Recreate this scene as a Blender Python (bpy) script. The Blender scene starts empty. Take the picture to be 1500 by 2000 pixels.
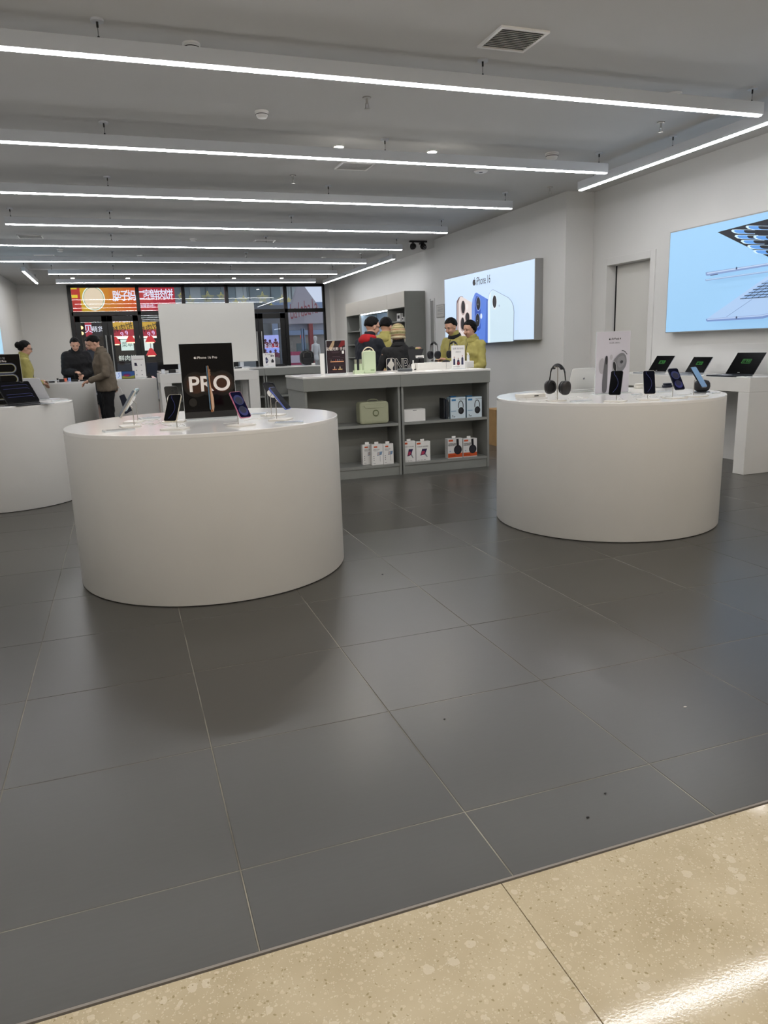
import bpy, math, random
from mathutils import Vector, Matrix
random.seed(7)
SC = bpy.context.scene; COL = SC.collection
PI = math.pi
# ------------------------------------------------------------------ camera
CP = Vector((-0.14776, -1.57606, 1.22530)); FPX = 1425.78
AX = (Vector((0.94169841, -0.33482401, -0.03312068)), Vector((0.10441416, 0.19724191, 0.9747786)), Vector((0.31984649, 0.92140573, -0.22070276)))
AX = (Vector((0.94169841, 0.33482401*-1, -0.03312068)), AX[1], AX[2])
cam = bpy.data.cameras.new('camera'); cam.sensor_fit = 'VERTICAL'; cam.sensor_height = 36.0
cam.lens = FPX / 2000.0 * 36.0; cam.clip_start = 0.05; cam.clip_end = 400
co = bpy.data.objects.new('camera', cam); COL.objects.link(co)
R3 = Matrix((AX[0], AX[1], -AX[2])).transposed()
co.matrix_world = Matrix.Translation(CP) @ R3.to_4x4(); SC.camera = co
# ------------------------------------------------------------------ world, exposure
SC.view_settings.view_transform = 'Standard'; SC.view_settings.look = 'None'
SC.view_settings.gamma = 1.0; SC.view_settings.use_curve_mapping = False
SC.view_settings.exposure = 0.0
W = bpy.data.worlds.new('world'); SC.world = W; W.use_nodes = True
bgn = W.node_tree.nodes['Background']; bgn.inputs[0].default_value = (0.70, 0.80, 1.0, 1); bgn.inputs[1].default_value = 0.85
STRIP = 38.0          # radiance of the linear lamps
MALL_FILL = 21.0
DOWN = 800.0

# ------------------------------------------------------------------ helpers
def ray(u, v): return AX[0]*((u-750)/FPX) + AX[1]*((1000-v)/FPX) + AX[2]
def aty(u, v, y): d = ray(u, v); return CP + d*((y-CP.y)/d.y)
def atx(u, v, x): d = ray(u, v); return CP + d*((x-CP.x)/d.x)
def atz(u, v, z): d = ray(u, v); return CP + d*((z-CP.z)/d.z)

def lin(h):
    if isinstance(h, str):
        h = h.lstrip('#'); c = [int(h[i:i+2], 16)/255 for i in (0, 2, 4)]
    else: c = list(h)
    return tuple(x/12.92 if x <= 0.04045 else ((x+0.055)/1.055)**2.4 for x in c) + (1.0,)
MATS = {}
def mat(name, col='#808080', rough=0.5, metal=0.0, emit=0.0, noise=0.0, nscale=8.0, bump=0.0, bscale=60.0, trans=0.0, alpha=1.0, coat=0.0, spec=0.5, ior=1.45, stretch=None):
    if name in MATS: return MATS[name]
    m = bpy.data.materials.new(name); m.use_nodes = True; nt = m.node_tree
    b = nt.nodes['Principled BSDF']; c = lin(col)
    b.inputs['Base Color'].default_value = c; b.inputs['Roughness'].default_value = rough; b.inputs['Metallic'].default_value = metal
    b.inputs['Specular IOR Level'].default_value = spec; b.inputs['IOR'].default_value = ior
    if trans: b.inputs['Transmission Weight'].default_value = trans
    if coat: b.inputs['Coat Weight'].default_value = coat; b.inputs['Coat Roughness'].default_value = 0.05
    if emit:
        b.inputs['Emission Color'].default_value = c; b.inputs['Emission Strength'].default_value = emit
        b.inputs['Base Color'].default_value = tuple(x*0.25 for x in c[:3]) + (1,)
    if noise or bump:
        tc = nt.nodes.new('ShaderNodeTexCoord'); mp = nt.nodes.new('ShaderNodeMapping'); nt.links.new(tc.outputs['Object'], mp.inputs['Vector'])
        if stretch: mp.inputs['Scale'].default_value = stretch
    if noise:
        n = nt.nodes.new('ShaderNodeTexNoise'); n.inputs['Scale'].default_value = nscale; n.inputs['Detail'].default_value = 5
        nt.links.new(mp.outputs[0], n.inputs['Vector'])
        r = nt.nodes.new('ShaderNodeMapRange'); r.inputs[1].default_value = 0.3; r.inputs[2].default_value = 0.7
        r.inputs[3].default_value = 1-noise; r.inputs[4].default_value = 1+noise
        nt.links.new(n.outputs['Fac'], r.inputs[0])
        mx = nt.nodes.new('ShaderNodeVectorMath'); mx.operation = 'SCALE'; mx.inputs[0].default_value = c[:3]
        nt.links.new(r.outputs[0], mx.inputs['Scale']); nt.links.new(mx.outputs[0], b.inputs['Base Color'])
    if bump:
        n2 = nt.nodes.new('ShaderNodeTexNoise'); n2.inputs['Scale'].default_value = bscale; n2.inputs['Detail'].default_value = 3
        nt.links.new(mp.outputs[0], n2.inputs['Vector'])
        bp = nt.nodes.new('ShaderNodeBump'); bp.inputs['Strength'].default_value = bump; bp.inputs['Distance'].default_value = 0.01
        nt.links.new(n2.outputs['Fac'], bp.inputs['Height']); nt.links.new(bp.outputs[0], b.inputs['Normal'])
    MATS[name] = m; return m

class MB:
    def __init__(s): s.v = []; s.f = []; s.mi = []; s.ms = []
    def _m(s, m):
        if m not in s.ms: s.ms.append(m)
        return s.ms.index(m)
    def add(s, vs, fs, m):
        o = len(s.v); k = s._m(m); s.v += [tuple(p) for p in vs]; s.f += [tuple(o+i for i in f) for f in fs]; s.mi += [k]*len(fs); return s
    def box(s, x0, x1, y0, y1, z0, z1, m, X=None):
        vs = [Vector((x, y, z)) for z in (z0, z1) for y in (y0, y1) for x in (x0, x1)]
        if X is not None: vs = [X @ p for p in vs]
        return s.add(vs, [(0, 2, 3, 1), (4, 5, 7, 6), (0, 1, 5, 4), (2, 6, 7, 3), (0, 4, 6, 2), (1, 3, 7, 5)], m)
    def rings(s, rs, m, caps=True, closed=True):
        n = len(rs[0]); vs = [p for r in rs for p in r]; fs = []
        for i in range(len(rs)-1):
            for j in range(n if closed else n-1):
                k = (j+1) % n; fs.append((i*n+j, i*n+k, (i+1)*n+k, (i+1)*n+j))
        if caps: fs += [tuple(reversed(range(n))), tuple(range((len(rs)-1)*n, len(rs)*n))]
        return s.add(vs, fs, m)
    def cyl(s, a, b, r, m, r2=None, n=16):
        a = Vector(a); b = Vector(b); d = (b-a).normalized(); r2 = r if r2 is None else r2
        u = d.orthogonal().normalized(); w = d.cross(u)
        R = [[c0+(u*math.cos(t)+w*math.sin(t))*rr for t in [2*PI*i/n for i in range(n)]] for c0, rr in ((a, r), (b, r2))]
        return s.rings(R, m)
    def cap(s, a, b, ra, rb, m, n=12, k=4):
        a = Vector(a); b = Vector(b); d = (b-a); L = d.length; d = d.normalized() if L > 1e-6 else Vector((0, 0, 1))
        u = d.orthogonal().normalized(); w = d.cross(u); rs = []
        for i in range(k+1):
            t = -PI/2+PI/2*i/k; rs.append((a+d*math.sin(t)*ra, max(math.cos(t)*ra, 1e-4)))
        for i in range(k+1):
            t = PI/2*i/k; rs.append((b+d*math.sin(t)*rb, max(math.cos(t)*rb, 1e-4)))
        return s.rings([[c0+(u*math.cos(q)+w*math.sin(q))*r for q in [2*PI*j/n for j in range(n)]] for c0, r in rs], m)
    def ell(s, c, rx, ry, rz, m, n=20, k=12, X=None):
        c = Vector(c); rs = []
        for i in range(k+1):
            t = -PI/2+PI*i/k; q = max(math.cos(t), 1e-3)
            ring = [c+Vector((rx*q*math.cos(a), ry*q*math.sin(a), rz*math.sin(t))) for a in [2*PI*j/n for j in range(n)]]
            rs.append([X @ p for p in ring] if X is not None else ring)
        return s.rings(rs, m)
    def tube(s, pts, r, m, n=8):
        pts = [Vector(p) for p in pts]; rs = []; u = None
        for i, p in enumerate(pts):
            d = (pts[min(i+1, len(pts)-1)]-pts[max(i-1, 0)]).normalized()
            u = d.orthogonal().normalized() if u is None else (u-d*u.dot(d)).normalized()
            w = d.cross(u); rr = r[i] if isinstance(r, (list, tuple)) else r
            rs.append([p+(u*math.cos(a)+w*math.sin(a))*rr for a in [2*PI*j/n for j in range(n)]])
        return s.rings(rs, m)
    def prism(s, poly, X, t, m):      # polygon in local xy, extruded 0..t along local z
        n = len(poly); vs = [X @ Vector((p[0], p[1], z)) for z in (0, t) for p in poly]
        return s.add(vs, [tuple(reversed(range(n))), tuple(range(n, 2*n))]+[(i, (i+1) % n, n+(i+1) % n, n+i) for i in range(n)], m)
    def flat(s, poly, X, m):
        return s.add([X @ Vector((p[0], p[1], 0)) for p in poly], [tuple(range(len(poly)))], m)
    def rbox(s, x0, x1, y0, y1, z0, z1, r, m, X=None, axis='z'):   # box with rounded vertical edges
        X = Matrix.Identity(4) if X is None else X
        if axis == 'z': return s.prism(rrect(x0, x1, y0, y1, r), X @ Matrix.Translation((0, 0, z0)), z1-z0, m)
        M = X @ Matrix(((1, 0, 0, 0), (0, 0, -1, y1), (0, 1, 0, 0), (0, 0, 0, 1)))
        return s.prism(rrect(x0, x1, z0, z1, r), M, y1-y0, m)
    def build(s, name, parent=None, loc=None, bevel=0, smooth=None, label=None, rot=None):
        me = bpy.data.meshes.new(name); me.from_pydata(s.v, [], s.f); me.update()
        for m in s.ms: me.materials.append(m)
        me.polygons.foreach_set('material_index', s.mi)
        if smooth is not None:
            me.shade_smooth(); me.set_sharp_from_angle(angle=math.radians(smooth))
        o = bpy.data.objects.new(name, me); COL.objects.link(o)
        if parent is not None: o.parent = parent
        if loc is not None: o.location = loc
        if rot is not None: o.rotation_euler = rot
        if bevel:
            b = o.modifiers.new('bevel', 'BEVEL'); b.width = bevel; b.segments = 2; b.limit_method = 'ANGLE'; b.angle_limit = math.radians(40)
        if label: o['label'] = label
        return o

def rrect(x0, x1, y0, y1, r, k=5):
    P = []
    for cx, cy, a in ((x1-r, y0+r, -90), (x1-r, y1-r, 0), (x0+r, y1-r, 90), (x0+r, y0+r, 180)):
        P += [(cx+r*math.cos(math.radians(a+90*i/k)), cy+r*math.sin(math.radians(a+90*i/k))) for i in range(k+1)]
    return P
def tag(o, label=None, cat=None, group=None, kind=None):
    if label: o['label'] = label
    if cat: o['category'] = cat
    if group: o['group'] = group
    if kind: o['kind'] = kind
    return o
def thing(name, label, cat, loc=(0, 0, 0), rz=0, group=None):
    o = bpy.data.objects.new(name, None); COL.objects.link(o); o.empty_display_size = 0.1
    o.location = loc; o.rotation_euler = (0, 0, rz); return tag(o, label, cat, group)
def dup(root, loc=None, rz=None, label=None, group=None):
    def cp(o, par):
        c = o.copy(); COL.objects.link(c)
        if par is not None: c.parent = par; c.matrix_parent_inverse = o.matrix_parent_inverse.copy()
        for ch in [x for x in KIDS if x.parent == o]: KIDS.append(cp(ch, c))
        return c
    KIDS = [x for x in bpy.data.objects if x.parent is not None]
    r = cp(root, None)
    if loc is not None: r.location = loc
    if rz is not None: r.rotation_euler[2] = rz
    if label: r['label'] = label
    if group: r['group'] = group
    return r
def text_geo(txt, size, bold=0.0, align='CENTER'):
    cu = bpy.data.curves.new('t', 'FONT'); cu.body = txt; cu.size = size; cu.align_x = align; cu.align_y = 'CENTER'; cu.offset = bold*size; cu.resolution_u = 6
    ob = bpy.data.objects.new('t', cu); COL.objects.link(ob)
    dg = bpy.context.evaluated_depsgraph_get(); dg.update()
    me = bpy.data.meshes.new_from_object(ob.evaluated_get(dg))
    vs = [v.co.copy() for v in me.vertices]; fs = [tuple(p.vertices) for p in me.polygons]
    bpy.data.objects.remove(ob); bpy.data.curves.remove(cu); bpy.data.meshes.remove(me)
    return vs, fs
class Art(MB):      # flat print laid on a surface; units: metres in the plane of the print
    def __init__(s, origin, right, up, step=0.0006):
        super().__init__(); r = Vector(right).normalized(); u = Vector(up).normalized(); n = r.cross(u)
        s.X = Matrix((( r.x, u.x, n.x, origin[0]), (r.y, u.y, n.y, origin[1]), (r.z, u.z, n.z, origin[2]), (0, 0, 0, 1))); s.k = 0; s.step = step
    def lay(s): s.k += 1; return s.X @ Matrix.Translation((0, 0, s.k*s.step))
    def poly(s, P, m): s.flat(P, s.lay(), m); return s
    def rect(s, x0, x1, y0, y1, m, r=0): return s.poly(rrect(x0, x1, y0, y1, r) if r else [(x0, y0), (x1, y0), (x1, y1), (x0, y1)], m)
    def oval(s, cx, cy, rx, ry, m, rot=0, n=28):
        c, q = math.cos(rot), math.sin(rot)
        return s.poly([(cx+rx*math.cos(a)*c-ry*math.sin(a)*q, cy+rx*math.cos(a)*q+ry*math.sin(a)*c) for a in [2*PI*i/n for i in range(n)]], m)
    def line(s, pts, w, m):
        X = s.lay()
        for a, b in zip(pts[:-1], pts[1:]):
            a = Vector(a); b = Vector(b); d = (b-a); 
            if d.length < 1e-9: continue
            d.normalize(); p = Vector((-d.y, d.x))*w/2; s.flat([a-p, b-p, b+p, a+p], X, m)
        return s
    def text(s, txt, x, y, size, m, bold=0.0, align='CENTER', sx=1.0):
        vs, fs = text_geo(txt, size, bold, align); X = s.lay()
        s.add([X @ Vector((v.x*sx+x, v.y+y, 0)) for v in vs], fs, m); return s
    def apple(s, x, y, h, m):
        P = []
        for i in range(40):
            a = 2*PI*i/40; r = 0.40*h*(1+0.07*math.cos(2*a)-0.10*math.exp(-((a-PI/2)/0.35)**2)-0.07*math.exp(-((a-3*PI/2)/0.3)**2))
            px, py = r*math.cos(a)*0.98, r*math.sin(a)-0.08*h
            dx, dy = px-0.47*h, py-0.02*h; d = math.hypot(dx, dy)
            if d < 0.2*h: px = 0.47*h+dx/d*0.2*h; py = 0.02*h+dy/d*0.2*h
            P.append((x+px, y+py))
        s.poly(P, m); return s.oval(x+0.08*h, y+0.42*h, 0.13*h, 0.05*h, m, rot=math.radians(50), n=12)

def _arc(cx, cy, rx, ry, a0, a1, n=16): return [(cx+rx*math.cos(math.radians(a0+(a1-a0)*i/n)), cy+ry*math.sin(math.radians(a0+(a1-a0)*i/n))) for i in range(n+1)]

# ------------------------------------------------------------------ materials
M_wall = mat('wall_paint', '#d4d3d0', 0.85, noise=0.012, nscale=3, bump=0.03, bscale=180)
M_ceil = mat('ceiling_paint', '#c9c8c6', 0.9, noise=0.01, nscale=2)
M_white = mat('white_solid_surface', '#dad8d3', 0.45, noise=0.015, nscale=4, bump=0.03, bscale=90)
M_top = mat('white_gloss_top', '#e6e4e0', 0.12, noise=0.01, nscale=5)
M_grey = mat('grey_laminate', '#898a85', 0.45, noise=0.02, nscale=20)
M_greyd = mat('grey_laminate_inner', '#8d8e89', 0.55, noise=0.02, nscale=20)
M_lampbody = mat('lamp_body_white', '#c9ccd0', 0.4)
M_diff = mat('lamp_diffuser', '#fcfcff', 0.5, emit=STRIP)
M_dark = mat('dark_metal', '#2b2a29', 0.4, metal=0.6)
M_steel = mat('brushed_steel', '#b4b2ad', 0.28, metal=1.0)
M_black = mat('black_plastic', '#101012', 0.35)
M_blackm = mat('black_matt', '#17171a', 0.7)
M_wplast = mat('white_plastic', '#eceae6', 0.35)
M_ivory = mat('ivory_plastic', '#dcd8cf', 0.45)
M_glass = mat('window_glass', '#ffffff', 0.0, trans=1.0, ior=1.45)
M_acry = mat('frosted_acrylic', '#d3d8da', 0.1)
M_frame = mat('black_window_frame', '#1d1d1d', 0.35, metal=0.3)
M_paper = mat('white_card', '#efedea', 0.6)
M_ink = mat('black_ink', '#161616', 0.6)
M_inkg = mat('grey_ink', '#7d7d80', 0.6)

def tile_mat():
    m = bpy.data.materials.new('slate_grey_tile'); m.use_nodes = True; nt = m.node_tree; b = nt.nodes['Principled BSDF']; L = nt.links.new
    g = nt.nodes.new('ShaderNodeNewGeometry'); n1 = nt.nodes.new('ShaderNodeTexNoise'); n1.inputs['Scale'].default_value = 2.2; n1.inputs['Detail'].default_value = 3
    L(g.outputs['Position'], n1.inputs['Vector'])
    oi = nt.nodes.new('ShaderNodeObjectInfo')
    mp = nt.nodes.new('ShaderNodeMapping'); mp.inputs['Scale'].default_value = (1.0, 9.0, 1.0); L(g.outputs['Position'], mp.inputs['Vector'])
    n2 = nt.nodes.new('ShaderNodeTexNoise'); n2.inputs['Scale'].default_value = 14; n2.inputs['Detail'].default_value = 4; L(mp.outputs[0], n2.inputs['Vector'])
    def mr(src, a, c): 
        r = nt.nodes.new('ShaderNodeMapRange'); r.clamp = False; r.inputs[1].default_value = 0.2; r.inputs[2].default_value = 0.8; r.inputs[3].default_value = a; r.inputs[4].default_value = c; L(src, r.inputs[0]); return r.outputs[0]
    def mul(a, c):
        r = nt.nodes.new('ShaderNodeMath'); r.operation = 'MULTIPLY'; L(a, r.inputs[0]); L(c, r.inputs[1]); return r.outputs[0]
    r3 = nt.nodes.new('ShaderNodeMapRange'); r3.inputs[3].default_value = 0.93; r3.inputs[4].default_value = 1.07; L(oi.outputs['Random'], r3.inputs[0])
    k = mul(mul(mr(n1.outputs['Fac'], 0.95, 1.05), mr(n2.outputs['Fac'], 0.95, 1.05)), r3.outputs[0])
    vm = nt.nodes.new('ShaderNodeVectorMath'); vm.operation = 'SCALE'; vm.inputs[0].default_value = lin('#42403b')[:3]; L(k, vm.inputs['Scale']); L(vm.outputs[0], b.inputs['Base Color'])
    L(mr(n1.outputs['Fac'], 0.285, 0.30), b.inputs['Roughness']); b.inputs['Specular IOR Level'].default_value = 0.56
    return m
M_tile = tile_mat()
M_grout = mat('pale_grout', '#7d796e', 0.9, noise=0.75, nscale=2.5)
def terrazzo():
    m = bpy.data.materials.new('cream_terrazzo'); m.use_nodes = True; nt = m.node_tree; b = nt.nodes['Principled BSDF']; L = nt.links.new
    g = nt.nodes.new('ShaderNodeNewGeometry'); last = None
    n = nt.nodes.new('ShaderNodeTexNoise'); n.inputs['Scale'].default_value = 5; n.inputs['Detail'].default_value = 5; L(g.outputs['Position'], n.inputs['Vector'])
    cr = nt.nodes.new('ShaderNodeValToRGB'); cr.color_ramp.elements[0].color = lin('#b8aa8d'); cr.color_ramp.elements[1].color = lin('#cabda1'); cr.color_ramp.elements[0].position = 0.3; cr.color_ramp.elements[1].position = 0.7
    L(n.outputs['Fac'], cr.inputs[0]); last = cr.outputs[0]
    nd = nt.nodes.new('ShaderNodeTexNoise'); nd.inputs['Scale'].default_value = 60; L(g.outputs['Position'], nd.inputs['Vector'])
    mixv = nt.nodes.new('ShaderNodeMix'); mixv.data_type = 'VECTOR'; mixv.inputs[0].default_value = 0.012; L(g.outputs['Position'], mixv.inputs[4]); L(nd.outputs['Color'], mixv.inputs[5])
    for sc, thr, col, keep in ((38, 0.27, '#dcd2bd', 0.80), (85, 0.26, '#d6cab0', 0.55), (130, 0.22, '#8f8059', 0.75), (220, 0.28, '#dad2bb', 0.45), (70, 0.07, '#4d4434', 0.86)):
        vo = nt.nodes.new('ShaderNodeTexVoronoi'); vo.inputs['Scale'].default_value = sc; vo.inputs['Randomness'].default_value = 1.0; L(mixv.outputs[1], vo.inputs['Vector'])
        sp = nt.nodes.new('ShaderNodeSeparateColor'); L(vo.outputs['Color'], sp.inputs[0])
        a = nt.nodes.new('ShaderNodeMath'); a.operation = 'LESS_THAN'; L(vo.outputs['Distance'], a.inputs[0])
        th = nt.nodes.new('ShaderNodeMath'); th.operation = 'MULTIPLY'; L(sp.outputs[1], th.inputs[0]); th.inputs[1].default_value = thr*1.8; L(th.outputs[0], a.inputs[1])
        c = nt.nodes.new('ShaderNodeMath'); c.operation = 'GREATER_THAN'; L(sp.outputs[0], c.inputs[0]); c.inputs[1].default_value = keep
        d = nt.nodes.new('ShaderNodeMath'); d.operation = 'MULTIPLY'; L(a.outputs[0], d.inputs[0]); L(c.outputs[0], d.inputs[1])
        mx = nt.nodes.new('ShaderNodeMix'); mx.data_type = 'RGBA'; dm = nt.nodes.new('ShaderNodeMath'); dm.operation = 'MULTIPLY'; dm.inputs[1].default_value = 0.62; L(d.outputs[0], dm.inputs[0]); L(dm.outputs[0], mx.inputs[0]); L(last, mx.inputs[6]); mx.inputs[7].default_value = lin(col); last = mx.outputs[2]
    L(last, b.inputs['Base Color']); b.inputs['Roughness'].default_value = 0.07; b.inputs['Specular IOR Level'].default_value = 0.5
    bp = nt.nodes.new('ShaderNodeBump'); bp.inputs['Strength'].default_value = 0.03; bp.inputs['Distance'].default_value = 0.002; n3 = nt.nodes.new('ShaderNodeTexNoise'); n3.inputs['Scale'].default_value = 180; L(g.outputs['Position'], n3.inputs['Vector']); L(n3.outputs['Fac'], bp.inputs['Height']); L(bp.outputs[0], b.inputs['Normal'])
    return m
M_terr = terrazzo()

# ------------------------------------------------------------------ the room
H = 3.0; XL, XR, XB, YB, YE = -2.35, 5.6, 5.2, 19.1, -0.27     # left wall, right wall, bump, glazed back wall, threshold
def struct(name, mb, parent=None, **k):
    o = mb.build(name, parent, **k)
    if parent is None: o['kind'] = 'structure'
    return o
fl = struct('floor', MB().box(XL-0.3, XR+0.2, YE+0.008, YB, -0.06, -0.0014, M_grout))
tiles = []; far = MB()
for j in range(-1, 32):
    for i in range(-4, 10):
        x0, x1, y0, y1 = i*.6, (i+1)*.6, (j*.6 if j >= 0 else YE+0.007), (j+1)*.6
        x0 = max(x0, XL); x1 = min(x1, XR); y1 = min(y1, YB-.01)
        if x1-x0 < .02 or y1-y0 < .02: continue
        tiles.append((x0, x1, y0, y1, j))
tm = {}
for x0, x1, y0, y1, j in tiles:
    g = 0.0010+random.random()*0.0005
    if j < 15:
        key = (round(x1-x0, 3), round(y1-y0, 3))
        if key not in tm:
            w, d = key; b = 0.0012; mb = MB()
            top = [(-w/2+g+b, -d/2+g+b), (w/2-g-b, -d/2+g+b), (w/2-g-b, d/2-g-b), (-w/2+g+b, d/2-g-b)]
            out = [(-w/2+g, -d/2+g), (w/2-g, -d/2+g), (w/2-g, d/2-g), (-w/2+g, d/2-g)]
            mb.rings([[(x, y, -0.01) for x, y in out], [(x, y, -b) for x, y in out], [(x, y, 0) for x, y in top]], M_tile)
            tm[key] = mb.build('tile', fl); o = tm[key]
        else:
            o = bpy.data.objects.new('tile', tm[key].data); COL.objects.link(o); o.parent = fl
        o.location = ((x0+x1)/2, (y0+y1)/2, random.uniform(-0.0006, 0))
    else:
        far.box(x0+g, x1-g, y0+g, y1-g, -0.01, 0, M_tile)
o = far.build('tile', fl); o['kind'] = 'stuff'
# threshold and mall floor
struct('trim_1', MB().box(-3.2, 6.4, YE+0.001, YE+0.0075, -0.03, 0.0008, mat('threshold_metal', '#8d867e', .5, metal=.4)), label='thin metal threshold strip between dark tiles and cream terrazzo')
mf = struct('floor', MB().box(-3.4, 6.6, -7, YE-0.0, -0.06, -0.006, mat('dark_joint', '#4a4232', 0.9)))
xs = [-3.4, atz(245, 1945, 0).x, atz(808, 1778, 0).x, atz(808, 1778, 0).x+1.2, 6.6]
xs = [-3.4, -1.5, -0.60, 0.562, 1.76, 2.96, 4.16, 5.36, 6.6]; ys = [YE-0.003, -1.47, -2.67, -3.87, -5.07, -7.0]
for a, b in zip(xs[:-1], xs[1:]):
    for c, d in zip(ys[1:], ys[:-1]):
        MB().box(a+.001, b-.001, c+.001, d-.001, -0.02, 0, M_terr).build('slab', mf, bevel=0.001)
# ceiling
struct('ceiling', MB().box(XL-.3, XR+.3, YE, YB+.2, H, H+.2, M_ceil))
struct('ceiling', MB().box(-3.4, 6.6, -7, YE, 3.6, 3.8, M_ceil))
struct('wall_front', MB().box(-3.4, 6.6, YE-.15, YE, H, 3.6, M_wall))
struct('wall_mall', MB().box(-3.6, -3.4, -7, YE-.15, 0, 3.6, M_wall).box(6.6, 6.8, -7, YE-.15, 0, 3.6, M_wall))
struct('wall_mall', MB().box(-3.4, 6.6, -7.2, -7.0, 0, 3.6, M_wall))
# right wall with opening for the door
DY0, DY1, DZ = 5.54, 6.33, 2.10
mb = MB()
mb.box(XR, XR+.2, YE, DY0, 0, H, M_wall).box(XR, XR+.2, DY1, YB+.2, 0, H, M_wall).box(XR, XR+.2, DY0, DY1, DZ, H, M_wall)
struct('wall_right', mb)
struct('wall_right', MB().box(XB, XR, 6.64, 10.70, 0, H, M_wall), label='projecting white wall bay that carries the phone lightbox')
struct('wall_right', MB().box(5.47, XR, 18.55, YB-.02, 0, H, M_wall), label='white pillar between the wall cabinets and the glazed wall')
struct('wall_left', MB().box(XL-.2, XL, YE, YB+.2, 0, H, M_wall))
struct('wall_back', MB().box(XL, -1.17, YB-.02, YB+.2, 0, H, M_wall).box(5.47, XR, YB-.02, YB+.2, 0, H, M_wall))
struct('wall_pier', MB().box(XL-1.2, XL, YE-.2, YE, 0, 3.6, M_wall).box(XR, XR+1.2, YE-.2, YE, 0, 3.6, M_wall))
# door in the right wall
d1 = struct('door_1', MB().box(XR+.12, XR+.16, DY0+.01, DY1-.030, 0.01, DZ-.004, mat('door_white', '#cfcdc7', 0.5)), label='plain white flush door set back in the right wall')
MB().box(XR-.012, XR+.004, DY0-.085, DY0, 0, DZ+.085, M_wall).box(XR-.012, XR+.004, DY1, DY1+.085, 0, DZ+.085, M_wall).box(XR-.012, XR+.004, DY0, DY1, DZ, DZ+.085, M_wall).build('door_casing', d1, bevel=.003)
MB().box(XR+.121, XR+.13, DY1-.0295, DY1-.0005, 0.01, DZ-.004, M_blackm).build('dark_gap', d1)
MB().cyl((XR+.12, DY1-.12, 1.0), (XR+.03, DY1-.12, 1.0), .008, M_steel).cyl((XR+.03, DY1-.12, 1.0), (XR+.03, DY1-.24, 1.0), .008, M_steel).build('door_handle', d1, smooth=40)
# panel behind the laptop table, narrow service hatch, trims
struct('trim_2', MB().box(XR-.03, XR, 1.2, 5.42, 0, 1.14, M_wall), label='low white panel along the wall behind the laptop table')
struct('trim_3', MB().box(XR-.006, XR, 11.67, 11.83, 0, 2.05, mat('hatch_grey', '#8e8d89', .6)).box(XR-.014, XR, 11.64, 11.67, 0, 2.09, M_wall).box(XR-.014, XR, 11.83, 11.88, 0, 2.09, M_wall), label='narrow tall grey hatch recess beside the wall cabinets')
struct('baseboard_right', MB().box(XB-.012, XB, 6.63, 10.70, 0, .08, M_grey).box(XR-.012, XR, 6.35, 6.63, 0, .08, M_grey))
struct('baseboard_left', MB().box(XL, XL+.012, YE, YB-.1, 0, .08, M_grey))

# ------------------------------------------------------------------ glazed back wall
GX = [-1.16, 0.47, 1.62, 2.75, 4.35, 5.46]        # mullion centres
ZT = 2.29
fr = MB(); 
for x in GX: fr.box(x-.045, x+.045, YB-.06, YB+.06, 0, 2.99, M_frame)
fr.box(GX[0], GX[-1], YB-.06, YB+.06, 2.93, 2.99, M_frame).box(GX[0], GX[-1], YB-.06, YB+.06, 0, .06, M_frame).box(GX[0], GX[-1], YB-.06, YB+.06, ZT-.05, ZT+.05, M_frame)
wn = struct('window_1', fr, label='black framed glazed wall with transoms at the back of the store', bevel=.004)
for a, b in zip(GX[:-1], GX[1:]):
    MB().box(a+.046, b-.046, YB-.006, YB+.006, ZT+.051, 2.929, M_glass).build('pane', wn)
for k in (1, 2, 4):
    MB().box(GX[k]+.046, GX[k+1]-.046, YB-.006, YB+.006, .061, ZT-.051, M_glass).build('pane', wn)
def glazed_door(n, a, b, lab, hs):
    f = MB(); w = .13
    f.box(a, a+w, YB-.03, YB+.03, .065, ZT-.06, M_frame).box(b-w, b, YB-.03, YB+.03, .065, ZT-.06, M_frame).box(a, b, YB-.03, YB+.03, ZT-.06-.14, ZT-.06, M_frame).box(a, b, YB-.03, YB+.03, .065, .25, M_frame)
    d = struct(n, f, label=lab, bevel=.003)
    MB().box(a+w, b-w, YB-.005, YB+.005, .25, ZT-.2, M_glass).build('pane', d)
    x = a+.06 if hs < 0 else b-.06
    MB().cyl((x, YB-.09, .75), (x, YB-.09, 1.75), .018, M_steel).cyl((x, YB-.09, .85), (x, YB-.03, .85), .01, M_steel).cyl((x, YB-.09, 1.65), (x, YB-.03, 1.65), .01, M_steel).build('door_handle', d, smooth=40)
glazed_door('door_2', -1.11, -.345, 'left leaf of the black glazed double door at back left', 1)
glazed_door('door_3', -.34, .42, 'right leaf of the black glazed double door at back left', -1)
glazed_door('door_4', 2.8, 3.55, 'left leaf of the black glazed door behind the white panel', 1)
glazed_door('door_5', 3.555, 4.3, 'black glazed door leaf with steel bar right of the white panel', -1)

# ------------------------------------------------------------------ lamps
def linear_lamp(p0, p1, lab, hang, group='suspended linear lamps across the ceiling'):
    a = Vector(p0); b = Vector(p1); L = (b-a).length; ang = math.atan2(b.y-a.y, b.x-a.x)
    t = thing('linear_lamp', lab, 'lamp', a, ang, group)
    MB().box(0, L, -.032, .032, .009, .092, M_lampbody).build('body', t, bevel=.002)
    MB().box(.004, L-.004, -.018, .018, .001, .0088, M_diff).build('diffuser', t)
    for h in hang:
        MB().cyl((h, 0, H-.012-a.z), (h, 0, H-a.z), .035, M_lampbody, n=24).build('canopy', t, smooth=40)
        MB().cyl((h, 0, .09), (h, 0, H-.012-a.z), .0016, M_dark, n=6).cyl((h, 0, .09), (h, 0, .108), .006, M_dark, n=8).cyl((h, 0, H-.04-a.z), (h, 0, H-.012-a.z), .006, M_dark, n=8).build('cable', t)
    return t
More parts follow.
